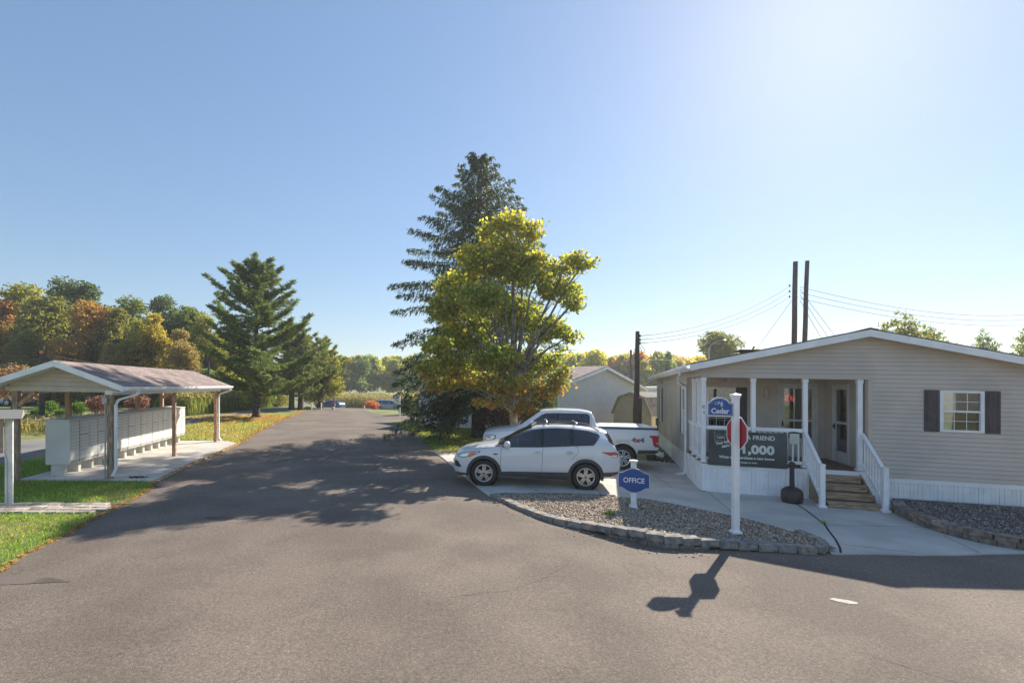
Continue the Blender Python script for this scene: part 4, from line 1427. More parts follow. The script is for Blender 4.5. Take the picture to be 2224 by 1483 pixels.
# ================================================================== NEIGHBOURING BUILDINGS
def home(name, label, x, y, rz_, W, L, ze, zr, mat, over=.2, skirtz=.72, skm=None, rmat=ROOFB, ex=.11, sides=('f',), fasc=WHITE):
    """a gable-fronted manufactured home: local x along the gable wall, y to the back"""
    h = thing(name, label, 'house', x, y, rz_)
    f = MB().prism([(0, skirtz), (W, skirtz), (W, ze), (W / 2, zr - .1), (0, ze)], 0, L, 'y').build('wall', mat, h)
    z = skirtz
    k = (zr - .1 - ze) / (W / 2)
    while z < zr - .2:
        lo = 0 if z + ex * .5 < ze else (z + ex * .5 - ze) / k
        if W - 2 * lo > .1:
            MB().prism([(0, z + .016), (-.028, z + .014), (-.028, z + .024), (-.01, z + ex), (0, z + ex)], lo, W - lo, 'x').build('siding_plank', mat, f)
        if 'l' in sides and z < ze - .05:
            MB().prism([(0, z + .016), (-.028, z + .014), (-.028, z + .024), (-.01, z + ex), (0, z + ex)], 0, L, 'y').build('siding_plank', mat, f)
        z += ex
    r = MB()
    sl = (zr - ze) / (W / 2 + over)
    for a, b in ((-over, W / 2), (W / 2, W + over)):
        za, zb = zr - sl * abs(a - W / 2), zr - sl * abs(b - W / 2)
        r.add([(a, -over, za), (b, -over, zb), (b, L + over, zb), (a, L + over, za), (a, -over, za - .04), (b, -over, zb - .04), (b, L + over, zb - .04), (a, L + over, za - .04)],
              [(0, 1, 2, 3), (7, 6, 5, 4), (0, 4, 5, 1), (2, 6, 7, 3), (0, 3, 7, 4), (1, 5, 6, 2)])
    ro = r.build('roof', rmat, h)
    for a, b in ((-over, W / 2), (W / 2, W + over)):
        za, zb = zr - sl * abs(a - W / 2) - .042, zr - sl * abs(b - W / 2) - .042
        MB().add([(a, -over - .02, za), (b, -over - .02, zb), (b, -over - .02, zb - .16), (a, -over - .02, za - .16), (a, -over, za), (b, -over, zb), (b, -over, zb - .16), (a, -over, za - .16)],
                 [(3, 2, 1, 0), (4, 5, 6, 7), (0, 1, 5, 4), (2, 3, 7, 6), (0, 4, 7, 3), (1, 2, 6, 5)]).build('rake_fascia', fasc, ro)
        MB().add([(a, -over, za - .16), (b, -over, zb - .16), (b, 0, zb - .16), (a, 0, za - .16)], [(0, 1, 2, 3)]).build('soffit', BEIGET, ro)
    for xx in (-over, W + over):
        MB().box(xx - .01, xx + .01, -over, L + over, zr - sl * (W / 2 + over) - .15, zr - sl * (W / 2 + over) - .04).build('eave_fascia', fasc, ro)
    MB().box(-.012, .06, -.03, .0, skirtz, ze - .02).build('corner_trim', fasc, h)
    MB().box(W - .06, W + .012, -.03, .0, skirtz, ze - .02).build('corner_trim', fasc, h)
    sk = MB()
    n = int(W / .2)
    for i in range(n):
        sk.box(W * i / n, W * (i + 1) / n - .012, .02, .04, 0, skirtz)
    n = int(L / .2)
    for i in range(n):
        sk.box(.02, .04, L * i / n + .03, L * (i + 1) / n - .012, 0, skirtz)
    sk.build('skirting', skm or WHITE, h)
    return h


home('neighbour_house', 'pale grey sided house with brown roof behind the pickup and maple', 4.02, 26.0, R(40), 8.35, 14, 2.86, 4.12, M('grey_siding', (.62, .61, .57), .5, var=.04), skm=M('skirt_white', (.6, .6, .58), .5), over=.25)
hh = home('neighbour_house', 'white mobile home half hidden behind the dark spruce', -4.1, 31.9, R(-12), 9, 5, 2.7, 3.3, M('cream_siding', (.56, .55, .52), .5, var=.05), skirtz=1.0, over=.15, rmat=ROOFG, sides=('f', 'l'))
fw_ = MB()
for x in (1.4, 4.9):
    wn = MB().box(x, x + .9, -.05, -.02, 1.5, 2.4).build('window', WHITE, hh)
    MB().box(x + .06, x + .84, -.06, -.052, 1.56, 2.34).build('pane', CARGLASSD, wn)
home('neighbour_house', 'low white flat home seen between the utility pole and office wall', 12.0, 37.0, R(3), 8.0, 5, 2.95, 3.12, M('white_siding', (.66, .67, .66), .5, var=.05), over=.1, rmat=M('white_roof', (.7, .7, .7), .6), ex=.2)
home('neighbour_house', 'far brown house glimpsed through the trees behind the minivan', -4.2, 48.0, R(0), 7, 6, 2.6, 3.6, M('far_siding', (.33, .30, .27), .6, var=.05), over=.2, ex=.2, skirtz=.5)

# gambrel shed
gs = thing('storage_shed', 'tan gambrel roof shed standing beyond the pickup bed', 'shed', 7.44, 27.3, R(-50))
TAN = M('tan_siding', (.62, .52, .38), .55, var=.06)
Wd, Dp = 2.38, 3.0
ga = [(0, .1), (Wd, .1), (Wd, 1.5), (Wd - .38, 2.3), (Wd / 2, 2.55), (.38, 2.3), (0, 1.5)]
gw = MB().prism(ga, 0, Dp, 'y').build('wall', TAN, gs)
z = .12
while z < 2.45:
    lo = 0 if z < 1.45 else (z + .06 - 1.5) * .38 / .8 if z < 2.26 else .38 + (z + .06 - 2.3) * (Wd / 2 - .38) / .25
    lo = max(0, lo)
    if Wd - 2 * lo > .1:
        MB().prism([(0, z + .016), (-.03, z + .014), (-.03, z + .024), (-.01, z + .12), (0, z + .12)], lo, Wd - lo, 'x').build('siding_plank', TAN, gw)
    z += .12
rf = MB()
go = [(-.1, 1.40), (.34, 2.34), (Wd / 2, 2.62), (Wd - .34, 2.34), (Wd + .1, 1.40)]
for p, q in zip(go[:-1], go[1:]):
    rf.add([(p[0], -.12, p[1]), (q[0], -.12, q[1]), (q[0], Dp + .1, q[1]), (p[0], Dp + .1, p[1]), (p[0], -.12, p[1] - .04), (q[0], -.12, q[1] - .04), (q[0], Dp + .1, q[1] - .04), (p[0], Dp + .1, p[1] - .04)], [(0, 1, 2, 3), (7, 6, 5, 4), (0, 4, 5, 1), (2, 6, 7, 3)])
gr = rf.build('roof', ROOFG, gs)
for p, q in zip(go[:-1], go[1:]):
    MB().bar((p[0], -.13, p[1] - .05), (q[0], -.13, q[1] - .05), .03, .1, (0, 1, 0)).build('rake_trim', M('shed_trim', (.55, .48, .38), .6), gr)
for x in (0., Wd - .12):
    MB().box(x, x + .12, -.04, -.02, .1, 1.5).build('corner_trim', M('shed_trim', (.55, .48, .38), .6), gs)

# ================================================================== POLES AND WIRES
def pole(name, label, x, y, h, r0, r1, lean=(0, 0), cat='utility pole', group=None):
    p = thing(name, label, cat, x, y, 0, group)
    K[0] = K[1] = 0
    pts = [(lean[0] * t + random.gauss(0, .008), lean[1] * t + random.gauss(0, .008), h * t) for t in np.linspace(0, 1, 7)]
    MB().tube(pts, [r0 + (r1 - r0) * t for t in np.linspace(0, 1, 7)], 10).build('shaft', POLEW, p, smooth=False)
    return p


INS = M('insulator', (.02, .02, .022), .4)


def insulators(p, zs, x, y=0.):
    for z in zs:
        MB().lathe([(0, -.06), (.035, -.06), (.05, -.02), (.03, 0), (.05, .03), (.03, .06), (0, .06)], 8, (x, y, z)).build('insulator', INS, p)


PG = 'wooden utility poles'
p1 = pole('utility_pole', 'spliced dark utility pole rising behind the pickup bed', 6.74, 21.2, 5.3, .155, .085, (.08, 0), group=PG)
MB().tube([(.06, -.17, .05), (.1, -.16, 2.35)], .12, 10).build('splice_stub', POLEW, p1)
for z in (.9, 1.05, 1.9):
    MB().lathe([(.19, z - .03), (.2, z), (.19, z + .03)], 14, (.05, -.06, 0)).build('strap', BLACK, p1)
insulators(p1, (5.1, 4.93, 4.78), .18)
dr = MB()
for k_, (zt, s_) in enumerate(((4.75, .28), (4.6, .18), (4.7, -.2))):
    dr.tube([(.12 + (.06 if s_ > 0 else -.1), -.05, zt), (.1 + s_, -.08, zt - .3), (.1 + s_ * .8, -.08, zt - .55), (.06, -.1, zt - .8)], .012, 5)
dr.build('drip_loops', WIRE, p1)
p2 = pole('utility_pole', 'thin far utility pole with grey transformer left of the spliced pole', 13.95, 45.0, 6.5, .13, .10, (-.1, 0), group=PG)
MB().lathe([(0, 3.6), (.24, 3.62), (.26, 3.7), (.26, 4.3), (.22, 4.38), (0, 4.4)], 14, (.36, 0, 0)).build('transformer', STEEL, p2)
MB().bar((-.05, 0, 6.0), (.55, 0, 5.9), .06).build('arm', POLEW, p2)
t1 = pole('utility_pole', 'left of the twin tall poles standing behind the office roof', 18.1, 28.0, 10.42, .17, .125, (.15, 0), group=PG)
insulators(t1, (9.02, 8.69, 8.38), -.2)
insulators(t1, (8.95, 8.66, 8.34), .22)
t2 = pole('utility_pole', 'right of the twin tall poles, leaning, behind the office roof', 18.55, 27.9, 10.45, .16, .11, (.32, 0), group=PG)
p4 = pole('utility_pole', 'weathered utility pole on the far lawn left of the mailboxes', -24.9, 27.0, 4.4, .14, .1, (.02, 0), group=PG)
MB().box(-.02, .16, -.13, -.10, 4.0, 4.16).build('marker', M('orange_tag', (.8, .22, .05), .6), p4)
MB().box(-.1, .1, -.12, .12, 3.2, 3.3).build('clamp', STEEL, p4)
p5 = pole('utility_pole', 'slim grey pole at the wood edge behind the far end of the shelter', -26.4, 46.0, 4.6, .1, .08, (0, 0), group=PG)
lp = thing('street_lamp', 'street lamp with curved arm in front of the round tree', 'street lamp', 21.2, 45.0)
K[0] = K[1] = 0
MB().tube([(0, 0, 0), (0, 0, 6.9)], [.08, .055], 8).build('post', STEEL, lp)
MB().tube([(0, 0, 6.5), (.15, -.1, 7.1), (.55, -.3, 7.45), (1.0, -.5, 7.55)], .03, 6).build('arm', STEEL, lp)
MB().lathe([(0, .06), (.1, .05), (.2, .0), (.18, -.05), (0, -.06)], 10, (1.15, -.55, 7.52)).build('lamp_head', STEEL, lp)
world()
wn_ = 0


def wire(label, a, b, sag, r=.013, group='overhead power wires'):
    K[0] = K[1] = 0
    a, b = Vector(a), Vector(b)
    n = 24
    pts = [a.lerp(b, t) + Vector((0, 0, -4 * sag * t * (1 - t))) for t in np.linspace(0, 1, n + 1)]
    return tag(MB().tube(pts, r, 4).build('power_wire', WIRE, None, True), label, 'wire', group)


WZ = lambda x: -S * x
for i, (za, zb) in enumerate(((5.1, 9.02), (4.93, 8.69), (4.78, 8.38))):
    wire('%s wire strung from the spliced pole to the twin tall poles' % ('top', 'middle', 'lowest')[i], (6.95, 21.2, za + WZ(6.7)), (17.95, 28, zb + WZ(18.1)), .55)
    wire('%s of the wires running right from the twin poles out of view' % ('top', 'middle', 'lowest')[i], (18.45, 27.9, 8.92 - .33 * i + WZ(18)), (52, 44 - i * .5, 9.6 - .5 * i), .9)
    wire('%s of the wires dropping from the twin poles behind the roof ridge' % ('top', 'middle', 'lowest')[i], (18.45, 27.9, 8.8 - .33 * i + WZ(18)), (27 - i * .8, 33.5, 3.5), .2)
wire('guy wire slanting down left from the twin poles to the roof', (18.1, 28, 8.25 + WZ(18)), (13.5, 27.0, 2.2), 0, .009)
tag(MB().tube([(15.42, 27.43, 4.86), (15.52, 27.45, 5.0)], .05, 6).build('guy_insulator', INS), 'small dark insulator on the slanting guy wire', 'insulator')
for i, (z, y2, z2) in enumerate(((4.02, 10, 4.35), (3.82, 12, 3.9), (3.45, 13, 3.45))):
    wire('%s wire running left out of view from the lawn pole' % ('top', 'middle', 'lowest')[i], (-24.9, 27, z + WZ(-24.9)), (-40, y2 + 12, z2 + .9), .25, .016)
    wire('%s wire running from the lawn pole towards the wood edge pole' % ('top', 'middle', 'lowest')[i], (-24.9, 27, z + WZ(-24.9)), (-26.4, 46, 3.9 - .3 * i + WZ(-26.4)), .5, .014)
wire('service wire from the spliced pole to the far thin pole', (6.74, 21.2, 4.2 + WZ(6.7)), (13.9, 45, 5.6 + WZ(14)), .3, .01)
wire('long far wire crossing behind the street lamp tree', (13.9, 45, 5.7 + WZ(14)), (40, 60, 7.5), .7, .014)

# ================================================================== VEHICLES
class Car:
    """lofted body: stations (x, bottom, belt, top, half width, roof half width); x runs from nose to tail, near side is -y"""

    def __init__(s, root, st, paint, n=130, sm=.035):
        s.root, s.paint = root, paint
        A = np.array(st, float)
        xs = np.linspace(A[0, 0], A[-1, 0], n)
        xs = np.unique(np.concatenate([xs, A[:, 0]]))
        V = np.stack([np.interp(xs, A[:, 0], A[:, i]) for i in range(1, 6)], 1)
        ker = np.exp(-.5 * ((xs[:, None] - xs[None]) / sm) ** 2)
        ker /= ker.sum(1, keepdims=True)
        W = ker @ V
        edge = np.minimum(xs - xs[0], xs[-1] - xs) / (3 * sm)
        e = np.clip(edge, 0, 1)[:, None]
        s.xs, s.V = xs, V * (1 - e) + W * e

    def sec(s, x):
        b, l, t, w_, wr = [np.interp(x, s.xs, s.V[:, i]) for i in range(5)]
        g = t - l
        r = min(.07, g * .4 + .008)
        m_ = (.958 * w_ + wr) / 2 + .014 * min(1, g / .3)
        return np.array([(0, b), (.78 * w_, b), (.94 * w_, b + .045), (.982 * w_, b + .13), (w_, b + .45 * (l - b)), (.998 * w_, b + .68 * (l - b)), (.985 * w_, b + .86 * (l - b)), (.958 * w_, l),
                         (m_, l + g * .5 - r * .5), (wr, t - r), (wr - .05, t - r * .38), (wr - .13, t - r * .08), (wr * .5, t + .01), (0, t + .014)])

    def sy(s, x, z):
        p = s.sec(x)[1:11]
        return float(np.interp(z, p[:, 1], p[:, 0]))

    def tz(s, x, y):
        p = s.sec(x)[8:][::-1]
        return float(np.interp(abs(y), p[:, 0], p[:, 1]))

    def body(s, wells=(), R_=.4, name='body'):
        mb = MB()
        rings = []
        for x in s.xs:
            p = s.sec(x)
            ring = [(x, -y, z) for y, z in p] + [(x, y, z) for y, z in p[-2:0:-1]]
            rings.append(ring)
        n = len(rings[0])
        for r in rings:
            mb.v += r
        for i in range(len(rings) - 1):
            for k in range(n):
                a, b = i * n + k, i * n + (k + 1) % n
                mb.f.append((a, b, b + n, a + n))
        mb.f.append(tuple(range(n)))
        mb.f.append(tuple((len(rings) - 1) * n + k for k in range(n))[::-1])
        o = mb.build(name, s.paint, s.root, True, shear=False)
        if wells:
            for x, hw in wells:
                for sd_ in (-1, 1):
                    c = MB().lathe([(R_, -.3), (R_, .3)], 40, (x, sd_ * (hw - .05), R_ - .06 if False else s.wz), 'y')
                    c.f.append(tuple(range(40)))
                    c.f.append(tuple(range(79, 39, -1)))
                    cu = c.build('cutter', None, None, shear=False)
                    md = o.modifiers.new('b', 'BOOLEAN')
                    md.operation = 'DIFFERENCE'
                    md.solver = 'EXACT'
                    md.object = cu
                    cu.parent = s.root
                    bpy.context.view_layer.update()
                    dg = bpy.context.evaluated_depsgraph_get()
                    me = bpy.data.meshes.new_from_object(o.evaluated_get(dg))
                    o.modifiers.remove(md)
                    if len(me.polygons) > 200:
                        old = o.data
                        o.data = me
                        me.materials.clear()
                        me.materials.append(s.paint)
                        bpy.data.meshes.remove(old)
                    bpy.data.objects.remove(cu)
                    lin = MB()
                    lin.lathe([(R_ - .012, sd_ * -.03), (R_ - .015, sd_ * -.34), (.05, sd_ * -.34)], 30, (x, sd_ * (hw - .0), s.wz), 'y')
                    lin.build('wheel_well', BLACK, o, shear=False)
        s.o = o
        o.data.polygons.foreach_set('use_smooth', [True] * len(o.data.polygons))
        return o

    def cabin(s, pts):
        """open the body from flank to flank behind one window"""
        P = [(x, lo) for x, lo, hi in pts] + [(x, hi) for x, lo, hi in pts[::-1]]
        cu = MB().prism(P, -1.3, 1.3, 'y').build('cutter', CLAD, s.root, shear=False)
        md = s.o.modifiers.new('b', 'BOOLEAN')
        md.operation, md.solver, md.object = 'DIFFERENCE', 'EXACT', cu
        md.material_mode = 'TRANSFER'
        bpy.context.view_layer.update()
        me = bpy.data.meshes.new_from_object(s.o.evaluated_get(bpy.context.evaluated_depsgraph_get()))
        s.o.modifiers.remove(md)
        if len(me.polygons) > 200:
            old = s.o.data
            s.o.data = me
            bpy.data.meshes.remove(old)
        bpy.data.objects.remove(cu)

    def side(s, name, pts, mat, off=.006, parent=None, both=True, nz=6):
        """patch on the flank: pts = [(x, zlow, zhigh), ...]"""
        for sd_ in ((-1, 1) if both else (-1,)):
            mb = MB()
            P = np.array(pts)
            xs = np.unique(np.concatenate([np.arange(P[0, 0], P[-1, 0], .05), P[:, 0]]))
            n = 0
            for x in xs:
                lo, hi = np.interp(x, P[:, 0], P[:, 1]), np.interp(x, P[:, 0], P[:, 2])
                for j in range(nz + 1):
                    z = lo + (hi - lo) * j / nz
                    mb.v.append((x, sd_ * (s.sy(x, z) + off), z))
                n += 1
            for i in range(n - 1):
                for j in range(nz):
                    a = i * (nz + 1) + j
                    mb.f.append((a, a + nz + 1, a + nz + 2, a + 1))
            mb.build(name, mat, parent or s.o, True, shear=False)

    def line(s, name, pts, wd=.008, mat=None, off=.003):
        for sd_ in (-1, 1):
            mb = MB()
            P = []
            for (x0, z0), (x1, z1) in zip(pts[:-1], pts[1:]):
                for t in np.linspace(0, 1, 7)[:-1]:
                    P.append((x0 + (x1 - x0) * t, z0 + (z1 - z0) * t))
            P.append(pts[-1])
            q = [Vector((x, sd_ * (s.sy(x, z) + off), z)) for x, z in P]
            for a, b in zip(q[:-1], q[1:]):
                d = (b - a).normalized()
                n_ = Vector((-d.z, 0, d.x)) * wd / 2
                mb.add([a - n_, a + n_, b + n_, b - n_], [(0, 1, 2, 3)])
            mb.build(name, mat or M('panel_gap', (.05, .05, .055), .8), s.o, shear=False)

    def top(s, name, x0, x1, y0, y1, mat, off=.008, flare=0., parent=None):
        mb = MB()
        mb.grid(lambda i, j: (x0 + (x1 - x0) * i, (j * 2 - 1) * (y0 + (y1 - y0) * i), s.tz(x0 + (x1 - x0) * i, (j * 2 - 1) * (y0 + (y1 - y0) * i)) + off), 14, 16)
        return mb.build(name, mat, parent or s.o, True, shear=False)

    def arch(s, x, r0, r1, mat, a0=-12, a1=192):
        for sd_ in (-1, 1):
            mb = MB()
            n = 26
            for i in range(n + 1):
                a = R(a0 + (a1 - a0) * i / n)
                for r in (r0, (r0 + r1) / 2, r1):
                    xx, zz = x + r * math.cos(a), s.wz + r * math.sin(a)
                    mb.v.append((xx, sd_ * (s.sy(xx, max(zz, .34)) + (.012 if r < r1 else .004)), zz))
            for i in range(n):
                for j in range(2):
                    a = i * 3 + j
                    mb.f.append((a, a + 3, a + 4, a + 1))
            mb.build('arch_moulding', mat, s.o, True, shear=False)


def wheel(root, x, y, sd_, r, wd, rim, spokes=5, style='split', mat=ALLOY):
    w_ = bpy.data.objects.new('wheel', None)
    COL.objects.link(w_)
    w_.parent = root
    w_.location = (x, y, r)
    if sd_ > 0:
        w_.rotation_euler = (0, 0, math.pi)
    t = MB().lathe([(rim, -wd * .45), (rim + (r - rim) * .5, -wd * .52), (r - .02, -wd * .48), (r, -wd * .34), (r, wd * .34), (r - .02, wd * .48), (rim, wd * .45)], 40, (0, 0, 0), 'y')
    t.build('tyre', RUBBER, w_, True, shear=False)
    q = MB().lathe([(rim + .004, -wd * .44), (rim + .002, -wd * .5), (rim - .02, -wd * .5), (rim - .028, -wd * .36), (rim - .03, wd * .3)], 40, (0, 0, 0), 'y')
    q.build('rim', mat, w_, True, shear=False)
    MB().lathe([(0, -wd * .02), (rim * .62, -wd * .02), (rim * .62, .03), (rim - .03, .03)], 24, (0, 0, 0), 'y').build('brake', M('brake_dark', (.05, .045, .04), .6, metal=.4), w_, shear=False)
    sp = MB()
    for k in range(spokes):
        a = 2 * math.pi * k / spokes + .3
        d, e = Vector((math.cos(a), 0, math.sin(a))), Vector((-math.sin(a), 0, math.cos(a)))
        for off_ in ((-1, 1) if style == 'split' else (0,)):
            i0, o0 = d * rim * .16 + e * off_ * rim * .08, d * (rim - .012) + e * off_ * rim * .14
            yw = Vector((0, -wd * .42, 0))
            h_ = rim * (.085 if style == 'split' else .2)
            sp.add([i0 - e * h_ + yw, i0 + e * h_ + yw, o0 + e * h_ * .9 + yw, o0 - e * h_ * .9 + yw, i0 - e * h_ + yw * .5, i0 + e * h_ + yw * .5, o0 + e * h_ + yw * .6, o0 - e * h_ + yw * .6],
                   [(0, 1, 2, 3), (0, 4, 5, 1), (1, 5, 6, 2), (3, 2, 6, 7), (0, 3, 7, 4)])
    sp.lathe([(0, -wd * .5), (rim * .17, -wd * .49), (rim * .27, -wd * .43), (rim * .27, -wd * .2)], 20, (0, 0, 0), 'y')
    sp.build('spokes', mat, w_, shear=False)
    hb = MB().lathe([(0, -wd * .53), (rim * .09, -wd * .525), (rim * .11, -wd * .49)], 14, (0, 0, 0), 'y')
    for k in range(5):
        a = 2 * math.pi * k / 5
        hb.lathe([(0, -wd * .5), (.01, -wd * .5), (.01, -wd * .42)], 6, (rim * .19 * math.cos(a), 0, rim * .19 * math.sin(a)), 'y')
    hb.build('hub_cap', CLAD, w_, shear=False)


def tilt(root):
    """stand a vehicle on the falling ground"""
    a = root.rotation_euler.z
    root.rotation_euler = (Matrix.Rotation(math.atan(S), 4, 'Y') @ Matrix.Rotation(a, 4, 'Z')).to_euler()


# ---- the small white SUV
suv = thing('parked_suv', 'small white crossover with roof bars and grey lower cladding nearest the camera', 'car', -.775, 13.795, R(-5.1), 'vehicles parked in the park', z=.032)
c = Car(suv, [(-.02, .42, .62, .66, .50, .40), (.03, .30, .72, .78, .70, .56), (.12, .26, .84, .90, .80, .64), (.28, .24, .92, .97, .86, .68), (.5, .22, .97, 1.01, .90, .70), (.95, .22, 1.03, 1.09, .915, .70), (1.28, .22, 1.055, 1.145, .92, .69),
                (1.40, .22, 1.07, 1.20, .92, .655), (1.75, .22, 1.095, 1.42, .92, .62), (2.1, .22, 1.115, 1.575, .92, .595), (2.35, .22, 1.13, 1.625, .92, .585), (2.8, .22, 1.155, 1.655, .92, .58), (3.3, .22, 1.19, 1.635, .915, .57), (3.8, .24, 1.225, 1.585, .905, .55),
                (4.12, .28, 1.22, 1.535, .88, .53), (4.2, .30, 1.19, 1.44, .865, .55), (4.32, .34, 1.12, 1.22, .84, .60), (4.38, .37, 1.02, 1.09, .82, .62), (4.44, .42, .82, .88, .76, .58), (4.47, .5, .66, .72, .68, .52)], CARW)
c.wz = .345
c.body([(.86, .88), (3.55, .88)], .405)
W3 = [[(1.24, 1.075, 1.09), (1.45, 1.082, 1.205), (1.75, 1.095, 1.37), (2.02, 1.105, 1.47), (2.28, 1.11, 1.515), (2.34, 1.112, 1.52)], [(2.45, 1.115, 1.53), (2.8, 1.14, 1.55), (3.12, 1.165, 1.54)], [(3.24, 1.172, 1.535), (3.6, 1.195, 1.50), (3.72, 1.205, 1.48), (3.86, 1.315, 1.45)]]
for w__ in W3:
    c.cabin(w__)
c.side('window', [(1.20, 1.07, 1.085), (1.45, 1.078, 1.21), (1.75, 1.09, 1.375), (2.02, 1.10, 1.475), (2.28, 1.105, 1.52), (2.36, 1.107, 1.53)], CARGLASS)
c.side('window', [(2.43, 1.11, 1.535), (2.8, 1.135, 1.555), (3.12, 1.16, 1.545), (3.17, 1.163, 1.542)], CARGLASSD)
c.side('window', [(3.21, 1.165, 1.54), (3.6, 1.19, 1.505), (3.72, 1.20, 1.485), (3.86, 1.31, 1.45), (3.90, 1.40, 1.41)], CARGLASSD)
c.line('window_trim', [(1.14, 1.058), (1.45, 1.068), (2.4, 1.1), (3.2, 1.155), (3.74, 1.192), (3.92, 1.40), (3.88, 1.44), (3.6, 1.515), (3.2, 1.552), (2.8, 1.566), (2.4, 1.546), (2.02, 1.488), (1.75, 1.39), (1.45, 1.22), (1.14, 1.066)], .028, BLACK, .009)
c.side('pillar_trim', [(2.35, 1.1, 1.54), (2.44, 1.105, 1.545)], BLACK, .008)
c.side('pillar_trim', [(3.13, 1.155, 1.55), (3.23, 1.163, 1.548)], BLACK, .008)
c.side('mirror_sail', [(1.14, 1.06, 1.07), (1.42, 1.068, 1.185), (1.46, 1.07, 1.19)], CLAD, .009)
c.side('sill_cladding', [(1.26, .225, .40), (1.6, .225, .42), (3.1, .225, .45), (3.16, .225, .46)], CLAD, .012)
c.side('rear_cladding', [(3.95, .36, .47), (4.2, .36, .48), (4.42, .44, .5)], CLAD, .012)
c.side('front_lip', [(.06, .30, .335), (.3, .25, .32), (.46, .24, .31)], CLAD, .012)
c.arch(.86, .395, .475, CLAD)
c.arch(3.55, .395, .475, CLAD)
c.line('door_gap', [(1.30, .43), (1.30, .9), (1.33, 1.05)])
c.line('door_gap', [(2.40, .45), (2.41, .9), (2.42, 1.1)])
c.line('door_gap', [(3.17, .78), (3.35, .98), (3.33, 1.1), (3.27, 1.15)])
c.line('hood_gap', [(.30, .93), (.7, .99), (1.12, 1.045)])
c.line('waist_crease', [(1.32, .80), (2.2, .85), (3.15, .90)], .01, CARW, .008)
c.side('vent_trim', [(1.10, .86, .87), (1.13, .845, .885), (1.22, .855, .88)], CLAD, .006)
c.side('fuel_ridge', [(3.6, .80, .802), (3.62, .80, .802)], CARW, .002, both=False)
c.top('windscreen', 1.36, 2.12, .60, .52, CARGLASSD, .010)
c.top('cowl', 1.22, 1.36, .62, .60, BLACK, .008)
c.top('rear_screen', 4.13, 4.34, .50, .58, CARGLASSD, .012)
c.side('rear_screen_edge', [(4.08, 1.44, 1.47), (4.16, 1.26, 1.46), (4.27, 1.18, 1.30), (4.3, 1.17, 1.2)], CARGLASSD, .008)
c.side('headlight', [(.16, .765, .80), (.3, .76, .87), (.5, .80, .90), (.68, .88, .925), (.72, .905, .915)], CLEARL, .010)
c.side('indicator', [(.42, .775, .83), (.5, .79, .89), (.64, .87, .91)], AMBER, .014)
c.side('headlight_edge', [(.14, .745, .815), (.3, .74, .885), (.5, .78, .915), (.70, .875, .935), (.75, .90, .92)], BLACK, .006)
c.side('lower_grille', [(.05, .50, .66), (.14, .48, .64), (.24, .475, .5)], BLACK, .010)
c.side('fog_lamp', [(.1, .425, .45), (.2, .42, .455), (.26, .43, .45)], CLEARL, .012)
c.side('tail_light', [(3.95, 1.0, 1.01), (4.1, .95, 1.01), (4.22, .90, 1.015), (4.33, .86, 1.02), (4.385, .87, 1.0)], REDL, .010)
c.side('tail_light_clear', [(4.2, .895, .93), (4.3, .865, .935), (4.36, .87, .93)], CLEARL, .014)
c.side('reflector', [(4.2, .40, .455), (4.35, .42, .46)], REDL, .018)
for x in (2.16, 3.0):
    for sd_ in (-1, 1):
        h_ = MB().box(x, x + .24, -.014, .014, -.015, .015).build('door_handle', CARW, c.o, bevel=.01, shear=False)
        h_.location = (0, sd_ * (c.sy(x + .1, .93) + .025), .93 if x < 2.5 else .965)
        q_ = MB().lathe([(0, 0), (.07, 0), (.075, .004)], 16, (0, 0, 0), 'y').build('handle_cup', M('handle_shade', (.45, .45, .46), .4), c.o, shear=False)
        q_.location = (x + .12, sd_ * (c.sy(x + .12, .93) + .001), .93 if x < 2.5 else .965)
        q_.scale = (1.3, 1, .6)
for sd_ in (-1, 1):
    mr_ = MB().lathe([(0, -.1), (.06, -.09), (.085, -.02), (.08, .06), (.04, .1), (0, .105)], 14).build('mirror', CARW, c.o, True, shear=False)
    mr_.location = (1.47, sd_ * 1.0, 1.13)
    mr_.scale = (1.0, 1.15, .95)
    MB().box(1.42, 1.5, min(sd_ * .9, sd_ * 1.02), max(sd_ * .9, sd_ * 1.02), 1.06, 1.085).build('mirror_stalk', BLACK, c.o, shear=False)
    rp = [(2.05, c.tz(2.05, .5) + .0), (2.2, 1.665), (2.7, 1.70), (3.3, 1.685), (3.7, 1.645), (3.92, c.tz(3.92, .5) + .0)]
    MB().tube([(x, sd_ * (.545 - .02 * (x > 3)), z) for x, z in rp], .016, 7).build('roof_rail', CLAD, c.o, True, shear=False)
    for x in (2.55, 3.35):
        MB().bar((x, sd_ * .54, 1.655), (x, sd_ * .54, 1.715), .035).build('rail_foot', CLAD, c.o, shear=False)
for x, z in ((2.52, 1.735), (3.32, 1.715)):
    MB().tube([(x, -.58, z - .05), (x - .01, -.54, z), (x, -.3, z + .012), (x, .3, z + .012), (x - .01, .54, z), (x, .58, z - .05)], [.022, .028, .018, .018, .028, .022], 8).build('cross_bar', ALLOY, c.o, True, shear=False)
MB().box(-.035, -.012, -.5, .5, .60, .63).build('grille_bar', CHROME, c.o, shear=False)
MB().box(-.03, -.005, -.3, .3, .44, .56).build('front_grille', BLACK, c.o, shear=False)
for x in (.86, 3.55):
    for sd_ in (-1, 1):
        wheel(suv, x, sd_ * .79, sd_, .345, .235, .235, 5, 'split')
# seats seen through the glass
for x, zt in ((2.15, 1.36), (3.05, 1.38)):
    for y in (-.38, .38):
        MB().box(x, x + .14, y - .22, y + .22, .75, zt - .14).build('seat', CLAD, suv, bevel=.03, shear=False)
        MB().box(x + .04, x + .14, y - .13, y + .13, zt - .12, zt + .05).build('headrest', CLAD, suv, bevel=.03, shear=False)
tilt(suv)

